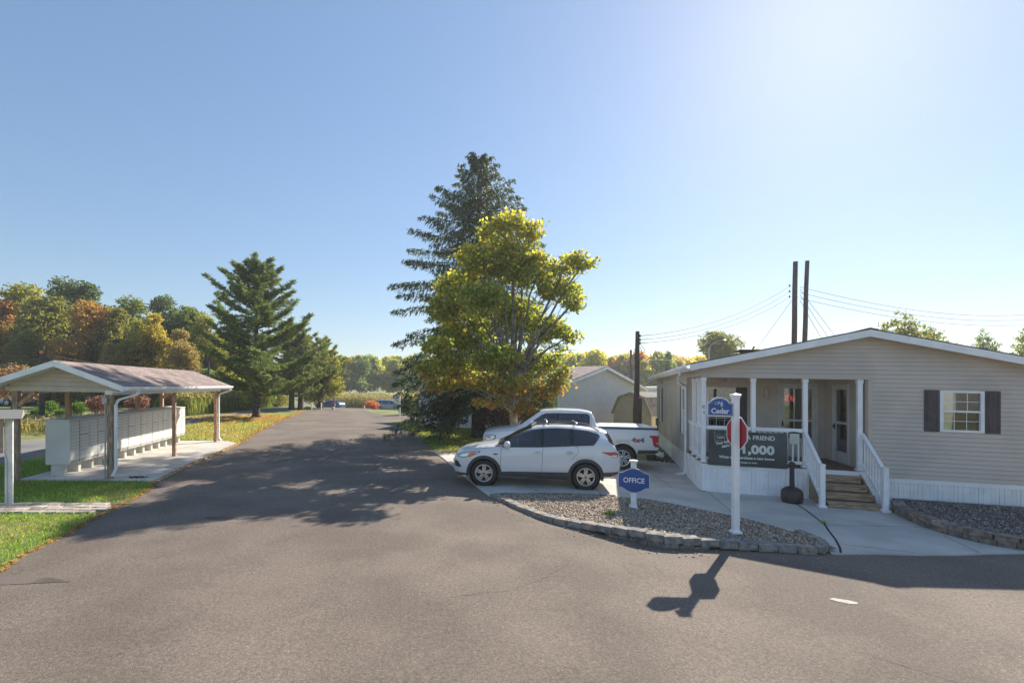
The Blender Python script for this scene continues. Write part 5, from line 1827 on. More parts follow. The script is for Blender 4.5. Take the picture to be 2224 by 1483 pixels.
# ---- the white pickup
pk = thing('parked_pickup', 'white 4x4 pickup truck with covered bed parked behind the crossover', 'pickup truck', .03, 17.08, R(-3), 'vehicles parked in the park', z=.032)
c = Car(pk, [(-.03, .55, .98, 1.02, .72, .6), (.02, .48, 1.06, 1.11, .88, .74), (.12, .44, 1.10, 1.16, .95, .78), (.4, .42, 1.14, 1.22, .985, .80), (1.0, .40, 1.20, 1.30, 1.0, .80), (1.16, .40, 1.22, 1.36, 1.0, .79), (1.22, .40, 1.24, 1.42, 1.0, .775), (1.85, .40, 1.30, 1.86, 1.0, .70), (2.05, .40, 1.31, 1.925, 1.0, .685),
             (2.6, .40, 1.32, 1.955, 1.0, .68), (3.3, .40, 1.335, 1.945, 1.0, .68), (3.62, .40, 1.345, 1.90, 1.0, .69), (3.70, .40, 1.35, 1.78, 1.0, .72), (3.80, .40, 1.35, 1.42, 1.0, .86), (3.84, .42, 1.33, 1.385, 1.0, .90), (4.6, .45, 1.335, 1.385, 1.0, .90), (5.7, .52, 1.335, 1.385, .99, .90), (5.78, .55, 1.32, 1.37, .975, .88), (5.8, .57, 1.30, 1.34, .965, .87)], CARW, sm=.03)
c.wz = .40
c.body([(.98, .97), (4.62, .97)], .50)
for w__ in ([(1.54, 1.366, 1.375), (1.72, 1.37, 1.545), (1.95, 1.373, 1.715), (2.1, 1.375, 1.78), (2.43, 1.375, 1.795)], [(2.54, 1.376, 1.795), (3.42, 1.383, 1.795), (3.5, 1.385, 1.785)]):
    c.cabin(w__)
c.side('window', [(1.50, 1.36, 1.37), (1.72, 1.365, 1.55), (1.95, 1.368, 1.72), (2.1, 1.37, 1.785), (2.45, 1.37, 1.80)], CARGLASS)
c.side('window', [(2.52, 1.37, 1.80), (3.42, 1.378, 1.80), (3.5, 1.38, 1.79), (3.535, 1.38, 1.74)], CARGLASSD)
c.line('window_trim', [(1.46, 1.352), (1.9, 1.358), (2.5, 1.362), (3.52, 1.37), (3.55, 1.74), (3.5, 1.8), (3.4, 1.812), (2.5, 1.812), (2.1, 1.797), (1.93, 1.73), (1.70, 1.555), (1.46, 1.36)], .025, BLACK, .009)
c.side('pillar_trim', [(2.44, 1.36, 1.8), (2.53, 1.36, 1.805)], BLACK, .008)
c.top('windscreen', 1.24, 1.90, .74, .64, CARGLASSD, .010)
c.line('cab_gap', [(3.82, .5), (3.82, 1.33)], .02)
c.line('door_gap', [(2.48, .55), (2.48, 1.35)])
c.line('door_gap', [(3.55, .9), (3.60, 1.36), (3.6, 1.75)])
c.side('headlight', [(.06, .86, 1.02), (.16, .82, 1.04), (.32, .9, 1.04), (.38, .97, 1.03)], CLEARL, .010)
c.side('headlight_amber', [(.1, .94, 1.01), (.24, .94, 1.01)], AMBER, .014)
c.side('headlight_edge', [(.05, .84, 1.04), (.16, .80, 1.06), (.33, .88, 1.06), (.41, .96, 1.04)], BLACK, .006)
c.side('tail_light', [(5.49, 1.12, 1.17), (5.56, 1.09, 1.17), (5.62, .84, 1.17), (5.68, .79, 1.17), (5.79, .79, 1.17)], REDL, .010)
c.side('reverse_light', [(5.72, .88, .95), (5.79, .88, .95)], CLEARL, .014)
c.side('rear_cladding', [(5.12, .52, .68), (5.7, .55, .69), (5.79, .6, .69)], CLAD, .010)
c.arch(4.62, .49, .53, CARW, -5, 185)
c.arch(.98, .49, .53, CARW, -5, 185)
cv = MB().box(3.84, 5.76, -.89, .89, 1.405, 1.435).build('bed_cover', M('white_cover', (.72, .74, .76), .35), c.o, bevel=.01, shear=False)
for x in (4.45, 5.1):
    MB().box(x - .012, x + .012, -.885, .885, 1.4352, 1.4372).build('cover_seam', M('seam_pale', (.55, .57, .6), .5), cv, shear=False)
MB().box(3.84, 5.78, -.925, .925, 1.378, 1.404).build('bed_rail', BLACK, c.o, shear=False)
MB().box(5.74, 5.80, -.9, .9, 1.36, 1.40).build('bed_rail_end', BLACK, c.o, shear=False)
MB().box(5.80, 5.98, -.92, .92, .50, .62).build('rear_bumper', CHROME, c.o, bevel=.02, shear=False)
MB().box(5.84, 5.99, -.93, -.72, .46, .60).build('bumper_corner', M('bumper_grey', (.45, .47, .5), .4), c.o, bevel=.02, shear=False)
DEC = M('decal_grey', (.13, .13, .14), .5)
for t_, x_, m_ in (('4', 4.97, DEC), ('x', 5.11, STOPR), ('4', 5.25, DEC)):
    text(t_, .205, m_, c.o, at(x_, -(c.sy(x_, 1.1) + .004), 1.12), 'decal', .002, .012, sx=1.25)
MB().tube([(3.86, -.6, 1.5), (3.6, -.72, 1.78)], .006, 5).build('aerial', BLACK, c.o, shear=False)
for x in (.98, 4.62):
    for sd_ in (-1, 1):
        wheel(pk, x, sd_ * .86, sd_, .40, .27, .265, 6, 'split', CHROME)
for x, zt in ((2.15, 1.62), (3.1, 1.6)):
    for y in (-.4, .4):
        MB().box(x, x + .16, y - .24, y + .24, 1.0, zt - .16).build('seat', CLAD, pk, bevel=.03, shear=False)
        MB().box(x + .05, x + .15, y - .13, y + .13, zt - .14, zt + .02).build('headrest', CLAD, pk, bevel=.03, shear=False)
MB().box(2.5, 2.53, .96, .985, 1.3, 1.8).build('far_pillar', CLAD, pk, shear=False)
for sd_ in (-1, 1):
    q_ = MB().box(1.55, 1.75, min(sd_ * 1.0, sd_ * 1.2), max(sd_ * 1.0, sd_ * 1.2), 1.3, 1.55).build('mirror', CARW, c.o, bevel=.03, shear=False)
tilt(pk)


# ---- plainer vehicles further off
def far_car(name, label, cat, x, y, rz_, paint, kind, z=0.):
    r = thing(name, label, cat, x, y, rz_, 'vehicles parked in the park', z=z)
    if kind == 'van':
        st = [(0, .4, .62, .68, .6, .5), (.1, .28, .78, .84, .84, .7), (.6, .24, .92, .98, .96, .74), (1.0, .24, 1.0, 1.08, .98, .74), (1.9, .24, 1.06, 1.66, .99, .68), (2.3, .24, 1.07, 1.74, .99, .67), (3.6, .24, 1.10, 1.77, .99, .67), (4.6, .26, 1.12, 1.74, .97, .66), (4.82, .3, 1.1, 1.62, .95, .66), (5.0, .34, .98, 1.1, .93, .7), (5.08, .42, .75, .82, .88, .66)]
        wh, wr_, ax_ = .34, .37, (1.0, 4.05)
        wins = [[(1.75, 1.12, 1.2), (2.1, 1.13, 1.55), (2.6, 1.13, 1.63)], [(2.68, 1.13, 1.64), (3.7, 1.15, 1.66)], [(3.78, 1.15, 1.66), (4.6, 1.17, 1.63), (4.7, 1.19, 1.55)]]
    else:
        st = [(0, .38, .6, .64, .6, .5), (.1, .26, .72, .78, .8, .64), (.5, .22, .84, .9, .88, .68), (1.2, .2, .93, 1.0, .9, .68), (1.9, .2, .97, 1.38, .9, .58), (2.4, .2, .98, 1.46, .9, .56), (3.2, .2, 1.0, 1.44, .9, .56), (3.9, .22, 1.02, 1.12, .88, .62), (4.4, .28, .98, 1.04, .84, .62), (4.6, .4, .7, .76, .72, .56)]
        wh, wr_, ax_ = .32, .35, (.85, 3.6)
        wins = [[(1.5, 1.0, 1.05), (1.9, 1.01, 1.28), (2.3, 1.01, 1.36), (2.42, 1.01, 1.37)], [(2.5, 1.02, 1.37), (3.2, 1.04, 1.36), (3.6, 1.06, 1.2)]]
    k = Car(r, st, paint, 60)
    k.wz = wh
    k.body([(ax_[0], .93), (ax_[1], .93)], wr_ + .03)
    for w__ in wins:
        k.side('window', w__, CARGLASSD)
    k.top('windscreen', st[3][0] + .1, st[4][0] + .05, .68, .6, CARGLASSD, .012)
    if kind == 'van':
        k.top('rear_screen', 4.7, 4.96, .6, .66, CARGLASSD, .012)
        k.side('tail_light', [(4.88, .85, 1.0), (5.03, .85, .95)], REDL, .01)
        k.side('lower_body', [(1.45, .25, .45), (3.6, .25, .45)], M('van_grey', (.3, .3, .31), .5), .008)
    else:
        k.top('rear_screen', 3.3, 3.95, .5, .56, CARGLASSD, .012)
        k.side('tail_light', [(4.1, .82, .97), (4.5, .80, .92)], REDL, .01)
    k.side('headlight', [(.12, .62, .72), (.45, .72, .8)], CLEARL, .01)
    for x_ in ax_:
        for sd_ in (-1, 1):
            wheel(r, x_, sd_ * .84, sd_, wr_ - .03, .2, .21, 5, 'solid')
    tilt(r)
    return r


far_car('parked_minivan', 'pale blue-silver minivan parked at the road end beside the spruce', 'minivan', -11.9, 74.5, R(180), M('van_paint', (.24, .33, .42), .3, coat=.7), 'van')
far_car('parked_car', 'small blue car parked between the white posts at the road end', 'car', -25.6, 74.0, R(-20), M('blue_paint', (.03, .12, .32), .3, coat=.7), 'car')
far_car('parked_car', 'white car with red tail lights half hidden behind the left shelter post', 'car', -46.4, 44.2, R(-4), M('silver_paint', (.6, .61, .63), .3, coat=.7), 'car')

# ================================================================== TREES
PXM = lambda px, py, Y: ((px - 1050) / 1040 * Y, 2.67 + (841 + .0228 * (px - 1050) - py) / 1040 * Y + .0)


def tree(name, label, x, y, group='trees around the park', cat='tree', rz_=0.):
    t = thing(name, label, cat, x, y, rz_, group)
    K[0] = K[1] = 0
    return t


# ---- the turning maple by the driveway
MX, MY = 1.19, 19.0
mp = tree('maple_tree', 'maple turning yellow and orange standing behind the white pickup', MX, MY)
spec = [  # photo x, y, size across, size up, depth offset
    (1075, 515, 45, 52, 0), (1110, 485, 38, 30, .2), (1150, 505, 34, 34, .6), (1045, 560, 60, 45, -.3), (1115, 570, 60, 55, .2), (1000, 625, 60, 45, .5), (1165, 590, 50, 50, -.2), (1235, 575, 46, 30, -.6), (1272, 570, 24, 24, -.9),
    (1210, 630, 52, 36, .1), (965, 665, 44, 38, -.3), (1050, 650, 62, 48, -1.2), (1125, 680, 58, 46, .9), (1245, 660, 30, 22, -.7), (1010, 720, 66, 45, 1.1), (950, 745, 38, 26, -.6), (1185, 715, 55, 36, .3), (1238, 732, 30, 18, -.4), (1225, 770, 26, 16, .2),
    (1070, 775, 62, 34, -.9), (985, 790, 60, 34, -.2), (930, 800, 30, 20, .4), (1160, 790, 60, 40, .8), (1215, 815, 26, 26, -.3), (1040, 825, 62, 24, .6), (1120, 840, 60, 30, -1.4), (960, 830, 40, 20, .9), (1185, 850, 40, 26, -.8), (1060, 868, 40, 16, -1.2), (1150, 880, 26, 13, -1.2), (1212, 838, 22, 16, -.6), (1130, 893, 16, 10, -1.3)]
lob = []
for px_, py_, a_, b_, dy in spec:
    X_, Z_ = PXM(px_, py_, MY + dy)
    s_ = (MY + dy) / 1040
    lob.append((X_ - MX, dy, Z_, a_ * s_, max(.35, a_ * s_ * .95), b_ * s_))
lob = [(a_, b_, c_, d_ * .86, e_ * .86, f_ * .8) for a_, b_, c_, d_, e_, f_ in lob]
P, k = clumped(lob, 1650, 21, .14, .32)
Lb = np.array(lob)
h_ = P[:, 2]
out_ = np.abs(P[:, 0]) + .5 * (P[:, 2] - 5)
n = len(P)
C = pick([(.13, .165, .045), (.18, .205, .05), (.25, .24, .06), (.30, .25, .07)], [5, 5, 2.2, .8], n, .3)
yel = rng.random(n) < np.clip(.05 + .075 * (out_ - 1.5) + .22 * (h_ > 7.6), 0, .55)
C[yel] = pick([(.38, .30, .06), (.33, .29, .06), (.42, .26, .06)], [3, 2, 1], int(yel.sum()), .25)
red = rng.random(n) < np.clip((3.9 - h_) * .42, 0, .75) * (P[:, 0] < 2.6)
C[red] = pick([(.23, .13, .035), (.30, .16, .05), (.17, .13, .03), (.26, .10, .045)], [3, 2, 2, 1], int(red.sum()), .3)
dd = unit(n)
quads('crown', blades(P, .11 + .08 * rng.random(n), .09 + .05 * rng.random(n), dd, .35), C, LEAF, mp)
tk = MB()
base = [(0, 0, -.05), (.0, 0, .12), (.02, .02, 1.0), (-.03, .05, 2.0), (.02, .05, 2.8)]
tk.tube(base, [.27, .2, .165, .155, .15], 12)
fork = Vector(base[-1])
for i, (px_, py_, a_, b_, dy) in enumerate(spec):
    tgt = Vector(lob[i][:3])
    st0 = Vector((.02, .05, min(2.8, 1.5 + .28 * max(0, tgt.z - 2)))) if tgt.z < 4.5 else fork
    mid = st0.lerp(tgt, .5) + Vector((0, 0, .25))
    r0 = .085 if tgt.z > 4.5 else .05
    a1 = limb(tk, st0, mid, r0, r0 * .6, 0, 4)
    a2 = limb(tk, mid, tgt, r0 * .6, .016, -.03, 4)
    for j in range(4):
        s0 = Vector(a2[1 + j % 3])
        limb(tk, s0, tgt + Vector(rng.normal(size=3)) * lob[i][3] * .6, .018, .005, 0, 3)
tk.build('trunk', BARKG, mp, True)

# ---- the big spruce
SX, SY = -.25, 25.5
spt = tree('spruce_tree', 'tall dark spruce with drooping branches behind the maple', SX, SY)
tk = MB()
TH = 15.0
tk.tube([(0, 0, -.05), (0, 0, .3), (.03, 0, 4), (0, .02, 9), (0, 0, 13), (0, 0, TH)], [.5, .40, .32, .2, .1, .02], 12)
PP, DD, LL, CC = [], [], [], []
z = 1.7
while z < TH - .2:
    f = (z - 1.7) / (TH - 1.7)
    nb = rng.integers(6, 9) if f < .5 else rng.integers(5, 8) if f < .85 else 4
    a0 = rng.random() * 6.28
    for b in range(nb):
        a = a0 + 6.28 * b / nb + rng.normal() * .15
        L_ = float(np.interp(f, [0, .25, .46, .7, .85, .95, 1], [4.3, 4.5, 4.1, 2.75, 1.45, .55, .2])) * (.68 + .42 * rng.random())
        if rng.random() < .12:
            L_ *= .6
        rise = .12 + .62 * f
        n_ = max(4, int(L_ * 3.2))
        pts = []
        for i in range(n_ + 1):
            t = i / n_
            zz = z + L_ * (rise * t - .62 * (1 - f * .7) * t * t * (1 if t < .8 else 1) + .25 * max(0, t - .65))
            pts.append(np.array([math.cos(a) * L_ * t, math.sin(a) * L_ * t, zz]))
        tk.tube(pts, [max(.012, .055 * (1 - i / n_) * (1 - f * .6)) for i in range(n_ + 1)], 5, False)
        side_ = np.array([-math.sin(a), math.cos(a), 0])
        along = np.array([math.cos(a), math.sin(a), 0])
        for i in range(1, n_ + 1):
            t = i / n_
            if t < .12:
                continue
            p = pts[i]
            wdt = L_ * .26 * (1 - t * .75) + .10
            # side twigs with hanging sprays
            m_ = 15
            for s_ in (-1, 1):
                q = p + side_ * s_ * wdt * rng.random((m_, 1)) + along * rng.random((m_, 1)) * .35 + np.array([0, 0, -1]) * rng.random((m_, 1)) ** 1.4 * (.45 * (1 - f * .55)) * (1 if t < .95 else .4)
                d = along * (.35 + rng.random((m_, 1)) * .3) + side_ * s_ * .5 * rng.random((m_, 1)) + np.array([0, 0, -1]) * (rng.random((m_, 1)) * 1.8 - .1)
                PP.append(q)
                DD.append(d)
            q = p + along * rng.random((4, 1)) * .3 + rng.normal(size=(4, 3)) * .05
            PP.append(q)
            DD.append(along + rng.normal(size=(4, 3)) * .35 + np.array([0, 0, .25]))
    z += .30 + .22 * (1 - f) * rng.random() + .08
P = np.concatenate(PP)
D = np.concatenate(DD)
D /= np.linalg.norm(D, axis=1, keepdims=True)
n = len(P)
C = pick([(.036, .055, .03), (.052, .072, .034), (.07, .085, .04), (.095, .08, .045)], [4, 4, 2, .8], n, .35)
quads('crown', blades(P, .22 + .12 * rng.random(n), .04 + .025 * rng.random(n), D), C, NEEDLE, spt)
tk.build('trunk', BARK, spt, True)
print('spruce', n)


# ---- white pines along the far road
def pine(root, TH, Rm, clear, seed, dens=1.0, yellow=.0):
    global rng
    keep = rng
    rng = np.random.default_rng(seed)
    tk = MB()
    tk.tube([(0, 0, -.05), (0, 0, .25), (.05, 0, TH * .3), (.0, .04, TH * .6), (0, 0, TH)], [.42, .28, .22, .13, .03], 10)
    PP, DD = [], []
    z = clear
    while z < TH - .3:
        f = (z - clear) / (TH - clear)
        nb = rng.integers(3, 6)
        a0 = rng.random() * 6.28
        for b in range(nb):
            a = a0 + 6.28 * b / nb + rng.normal() * .25
            prof = np.interp(f, [0, .15, .35, .6, .8, 1], [.75, 1.0, .98, .72, .45, .14])
            L_ = Rm * prof * (.62 + .5 * rng.random())
            pts = []
            n_ = 7
            z_ = z + rng.normal() * .22
            up = .10 + .55 * f + rng.normal() * .09
            for i in range(n_ + 1):
                t = i / n_
                pts.append(np.array([math.cos(a + .15 * math.sin(3 * t)) * L_ * t, math.sin(a + .15 * math.sin(3 * t)) * L_ * t, z_ + L_ * (up * t - .22 * t * (1 - t) * 2 * (1 - f) + .10 * t ** 3)]))
            tk.tube(pts, [max(.012, .07 * (1 - i / n_) * (1 - f * .5)) for i in range(n_ + 1)], 5, False)
            side_ = np.array([-math.sin(a), math.cos(a), 0])
            for i in range(2, n_ + 1):
                t = i / n_
                for s_ in range(int((4 + L_ * 1.3) * dens)):
                    q0 = pts[i] + side_ * rng.normal() * L_ * .17 * (1.25 - t) + (pts[i] - pts[i - 1]) * (rng.random() - .5) + np.array([0, 0, rng.random() * .16])
                    m_ = 13
                    d = unit(m_)
                    d[:, 2] = np.abs(d[:, 2]) * .75 - .1
                    PP.append(q0 + d * .13 + rng.normal(size=(m_, 3)) * .05)
                    DD.append(d)
        z += .34 + .24 * rng.random()
    P = np.concatenate(PP)
    D = np.concatenate(DD)
    n = len(P)
    C = pick([(.075, .11, .038), (.11, .145, .045), (.15, .17, .05), (.23, .21, .06)], [3, 4, 2, .3 + yellow * 6], n, .3)
    quads('crown', blades(P, .30, .06, D), C, NEEDLE, root)
    tk.build('trunk', BARK, root, True)
    rng = keep
    print('pine', n)


pt = tree('pine_tree', 'tall white pine with layered branches beyond the mail shelter', -17.0, 35.8)
pine(pt, 11.8, 4.2, 1.8, 5, 1.5)
for x, y, h, r, sd_, lab in ((-19.0, 47.4, 8.3, 3.2, 8, 'second pine in the row behind the tall white pine'), (-18.3, 47.9, 7.8, 3.3, 9, 'third pine in the row, its trunk close beside the second'), (-17.9, 52.5, 7.6, 3.3, 12, 'small yellowish pine at the far end of the row')):
    q = tree('pine_tree', lab, x, y)
    pine(q, h, r, 2.0, sd_, 1.0, .35 if sd_ != 12 else 1.2)


# ---- broadleaf prototypes for the wood, copied with their own colour
def broadleaf(seed, H, Rw, n, leaf, tall=1.):
    g_ = np.random.default_rng(seed)
    lobes = []
    for i in range(15):
        t = g_.random()
        z = H * (.22 + .70 * t)
        prof = math.sin(math.pi * min(1, (.18 + .82 * t) ** .9)) ** .7
        a = g_.random() * 6.28
        r = Rw * prof * (.35 + .4 * g_.random())
        s_ = Rw * (.30 + .22 * g_.random()) * (.75 + .25 * prof)
        lobes.append((math.cos(a) * r, math.sin(a) * r, z, s_, s_, s_ * (.75 + .3 * g_.random()) * tall))
    lobes.append((0, 0, H * .92, Rw * .3, Rw * .3, H * .08))
    P, k = clumped(lobes, n // 10, 10, leaf * .75, .35)
    n = len(P)
    C = pick([(.7, .75, .7), (1, 1, 1), (1.25, 1.2, 1.1), (1.5, 1.3, .9)], [3, 4, 2, .8], n, .25)
    me = quads('crown', blades(P, leaf * (.8 + .5 * rng.random(n)), leaf * .75, None, .2), C, LEAF).data
    mb = MB()
    mb.tube([(0, 0, -.1), (0, 0, H * .3), (.1, 0, H * .6), (0, 0, H * .9)], [.2, .16, .1, .03], 7)
    for l_ in lobes:
        limb(mb, (0, 0, l_[2] * .55), l_[:3], .06, .015, 0, 4)
    tm = mb.mesh('trunk', shear=False)
    tm.materials.append(BARK)
    for o in [o for o in bpy.data.objects if o.data == me]:
        bpy.data.objects.remove(o)
    return me, tm, (P, C, leaf)


PROTO = [broadleaf(21, 10, 3.3, 14000, .22), broadleaf(22, 10, 2.9, 12000, .21, 1.2), broadleaf(23, 10, 3.8, 15000, .23), broadleaf(24, 10, 2.0, 10000, .2, 1.5), broadleaf(25, 10, 3.4, 6500, .22)]
GRN, DGR, YGR, GLD, ORG, RUS, TAN_, OLV = (.18, .22, .055), (.11, .155, .052), (.31, .30, .065), (.45, .37, .075), (.44, .27, .085), (.40, .22, .09), (.37, .29, .13), (.23, .23, .065)


def plant(name, label, x, y, h, pr, col, wd=1., group='trees at the edge of the left wood'):
    t = tree(name, label, x, y, group, rz_=random.uniform(0, 6))
    me, tm, _ = PROTO[pr]
    s_ = h / 10
    for nm, dat in (('crown', me), ('trunk', tm)):
        o = bpy.data.objects.new(nm, dat)
        COL.objects.link(o)
        o.parent = t
        o.color = (*col, 1)
        o.scale = (s_ * wd, s_ * wd, s_)
    return t


FR = [  # photo x, top y, distance, prototype, colour, label
    (6, 648, 50, 1, RUS, 1.0, 'rust orange tree at the extreme left of the wood'), (52, 622, 52, 0, YGR, 1.1, 'tall yellow-green tree left of the lawn utility pole'), (112, 645, 50, 2, OLV, .95, 'olive green tree directly behind the lawn utility pole'),
    (140, 612, 57, 0, DGR, .9, 'tall dark green tree topping the wood above the shelter ridge'), (188, 614, 58, 1, DGR, 1.0, 'dark green twin-topped tree behind the orange maple'), (196, 655, 49, 2, ORG, .9, 'bright orange maple above the shelter roof'),
    (256, 668, 50, 1, OLV, 1.0, 'mottled olive tree right of the orange maple'), (288, 652, 57, 0, GRN, 1.0, 'green tree standing back behind the golden poplars'), (300, 690, 47, 3, YGR, 1.1, 'yellow-green poplar left of the golden one'),
    (336, 678, 47, 3, GLD, 1.05, 'narrow golden poplar above the shelter roof end'), (352, 648, 56, 0, DGR, .9, 'dark green tree rising behind the golden poplar'), (392, 715, 46, 1, TAN_, .95, 'thin tan brown tree between golden poplar and pine'),
    (412, 668, 55, 2, GRN, .8, 'green tree just left of the tall white pine'), (448, 690, 52, 0, YGR, .8, 'pale green tree partly hidden by the tall white pine'), (60, 720, 46, 2, OLV, .8, 'low olive tree over the left eave of the shelter'), (240, 745, 45, 1, TAN_, .8, 'low brownish tree over the shelter ridge')]
for px_, py_, Y_, pr, col, wd, lab in FR:
    X_, Z_ = PXM(px_, py_, Y_)
    plant('wood_tree', lab, X_, Y_, max(4, Z_ + .1), pr, col, wd)


plant('yellow_tree', 'low spreading yellow-green tree at the far end of the pine row', -17.7, 52.6, 6.7, 2, (.30, .29, .06), 1.05, 'trees around the park')


def mass(name, label, spots, kind='stuff', cat='wood', thin=1):
    """many trees read as one wood: joined into one cloud of leaves"""
    PP, CC = [], []
    for x, y, h, pr, col in spots:
        P, C, leaf = PROTO[pr][2]
        k = rng.permutation(len(P))[:len(P) // thin]
        s_ = h / 10
        a = rng.random() * 6.28
        q = P[k]
        q = np.stack([q[:, 0] * math.cos(a) - q[:, 1] * math.sin(a), q[:, 0] * math.sin(a) + q[:, 1] * math.cos(a), q[:, 2]], 1) * s_
        q += np.array([x, y, -S * max(-120, min(120, x))])
        PP.append(blades(q, leaf * s_ * 1.1 * thin ** .5, leaf * s_ * .9 * thin ** .5))
        CC.append(C[k] * np.array(col))
    return tag(quads(name, np.concatenate(PP), np.concatenate(CC), LEAF), label, cat, kind=kind)


pal = [GRN, DGR, OLV, DGR, YGR, GRN, TAN_]
sp = []
for i in range(44):
    Y_ = 54 + rng.random() * 16
    px_ = -160 + 680 * (i + rng.random()) / 44
    X_, Z_ = PXM(px_, 690 + 20 * rng.random() + max(0, px_ - 250) * .12, Y_)
    sp.append((X_, Y_, max(6, Z_), rng.integers(0, 3), pal[rng.integers(len(pal))]))
mass('wood', 'deeper trees of the mixed wood behind the front row on the left', sp, thin=3)
sp = []
for i in range(40):
    Y_ = 44.5 + 3.0 * rng.random()
    px_ = -60 + 500 * (i + rng.random()) / 40
    X_, _ = PXM(px_, 800, Y_)
    sp.append((X_, Y_ + 2, 2.6 + 1.6 * rng.random(), 2, (DGR, DGR, OLV, TAN_)[rng.integers(4)]))
mass('undergrowth', 'dark undergrowth along the foot of the left wood', sp, cat='undergrowth', thin=3)
sp = []
for i in range(70):
    Y_ = 118 + 40 * rng.random()
    px_ = 560 + 420 * (i + rng.random()) / 70
    X_, Z_ = PXM(px_, 787 + 12 * rng.random() + (14 if px_ < 730 else 0), Y_)
    sp.append((X_, Y_, Z_ + 2.2, rng.integers(0, 3), (GRN, DGR, OLV, YGR, GRN)[rng.integers(5)]))
mass('far_wood', 'green wood closing the far end of the road', sp, thin=4)
sp = []
for i in range(60):
    Y_ = 92 + 30 * rng.random()
    px_ = 1190 + 340 * (i + rng.random()) / 60
    X_, Z_ = PXM(px_, 785 + 22 * rng.random() + abs(px_ - 1330) * .05, Y_)
    sp.append((X_, Y_, Z_ + 2.5, rng.integers(0, 3), (OLV, YGR, GLD, GRN, OLV, RUS)[rng.integers(6)]))
mass('far_wood', 'autumn coloured wood on the skyline behind the pale grey house', sp, thin=4)
sp = [(45 + 130 * rng.random(), 70 + 70 * rng.random(), 9 + 3 * rng.random(), rng.integers(0, 3), (OLV, YGR, GRN, OLV)[rng.integers(4)]) for i in range(34)]
mass('far_wood', 'low far wood on the horizon right of the office', sp, thin=5)
G2 = 'trees behind the houses'
for px_, py_, Y_, pr, col, wd, lab in ((1555, 733, 58, 2, OLV, 1.15, 'round green tree behind the street lamp left of the office roof'), (1585, 755, 60, 0, GRN, .6, 'right part of the round tree group near the street lamp'), (1965, 697, 36, 4, OLV, 1.0, 'bright green tree showing above the office roof right of the ridge'),
                                       (2020, 728, 38, 4, GRN, .8, 'smaller green tree just right of the bright one above the roof'), (2135, 740, 44, 4, GRN, .55, 'thin sparse tree beside the vent pipe above the roof'), (2228, 740, 34, 4, GRN, .7, 'green tree at the right picture edge above the roof'), (1452, 775, 78, 0, DGR, .5, 'dark tree top on the skyline left of the office eave')):
    X_, Z_ = PXM(px_, py_, Y_)
    plant('background_tree', lab, X_, Y_, Z_ + .1 + S * X_, pr, col, wd, G2)


# ---- shrubs
def bush(name, label, x, y, rx, h, cols, wts, n=1500, leaf=.09, group='shrubs of the park', shape=None, stems=True, mat=None):
    t = thing(name, label, 'shrub', x, y, 0, group)
    K[0] = K[1] = 0
    lo = shape or [(0, 0, h * .5, rx, rx, h * .5)]
    P, k = clumped(lo, n // 6, 6, leaf * .9, .3)
    P = P[P[:, 2] > .02]
    quads('foliage', blades(P, leaf * 1.3, leaf * .8), pick(cols, wts, len(P), .3), mat or LEAF, t)
    if stems:
        s_ = MB()
        for i in range(7):
            limb(s_, (rng.normal() * .08, rng.normal() * .08, -.02), lo[i % len(lo)][:3] + rng.normal(size=3) * np.array([rx, rx, h]) * .25, .02, .006, 0, 4)
        s_.build('stems', BARK, t)
    return t


GB, PB = [(.06, .11, .02), (.09, .15, .025)], [(.16, .085, .08), (.22, .12, .10), (.11, .06, .06)]


def gp(px_, py_):
    q = 1040 * 2.67 / (py_ - 841 - .0228 * (px_ - 1050))
    return (px_ - 1050) / 1040 * q, q


for px_, py_, rw, h, kind, lab in ((104, 898, 17, .95, 'g', 'round clipped green shrub right of the lawn utility pole'), (170, 899, 16, .95, 'g', 'round green shrub seen between two shelter posts'), (84, 904, 13, .5, 'g', 'low green shrub at the foot of the lawn utility pole'), (136, 904, 11, .45, 'g', 'low spreading shrub between the two round ones'),
                                   (217, 902, 26, 1.5, 'p', 'purple leaved bush left of the near downspout'), (300, 896, 25, 1.35, 'p', 'purple leaved bush behind the middle of the mailboxes'), (344, 893, 10, 1.3, 'c', 'small bright green cone shrub over the mailboxes')):
    X_, Y_ = gp(px_, py_)
    r_ = rw / 1040 * Y_
    if kind == 'g':
        bush('round_shrub', lab, X_, Y_, r_, h, GB, [1, 1], 1500, .09)
    elif kind == 'p':
        bush('purple_bush', lab, X_, Y_, r_, h, PB, [2, 2, 1], 1700, .11, shape=[(-r_ * .3, 0, h * .62, r_ * .7, r_ * .7, h * .36), (r_ * .3, 0, h * .66, r_ * .6, r_ * .7, h * .33), (0, 0, h * .4, r_ * .75, r_ * .6, h * .33)])
    else:
        bush('cone_shrub', lab, X_, Y_, r_, h, [(.17, .20, .03), (.12, .16, .03)], [1, 1], 1100, .08, shape=[(0, 0, h * (.2 + .18 * i), r_ * (1 - i * .22), r_ * (1 - i * .22), h * .2) for i in range(4)])
cp = tree('copper_tree', 'small copper leaved tree at the left picture edge', -33.5, 34.0, 'trees around the park')
P, k = clumped([(0, 0, 2.4, 1.9, 1.7, 1.2), (.9, 0, 1.7, 1.1, 1.1, .8), (-.9, 0, 2.0, 1.2, 1.1, 1.0)], 380, 8, .14)
quads('crown', blades(P, .17, .12), pick([(.17, .10, .065), (.23, .14, .085), (.12, .075, .05)], [2, 1, 1], len(P), .3), LEAF, cp)
t_ = MB().tube([(0, 0, 0), (.1, 0, 1.0), (.05, 0, 2.4)], [.09, .07, .03], 7)
t_.build('trunk', BARK, cp)
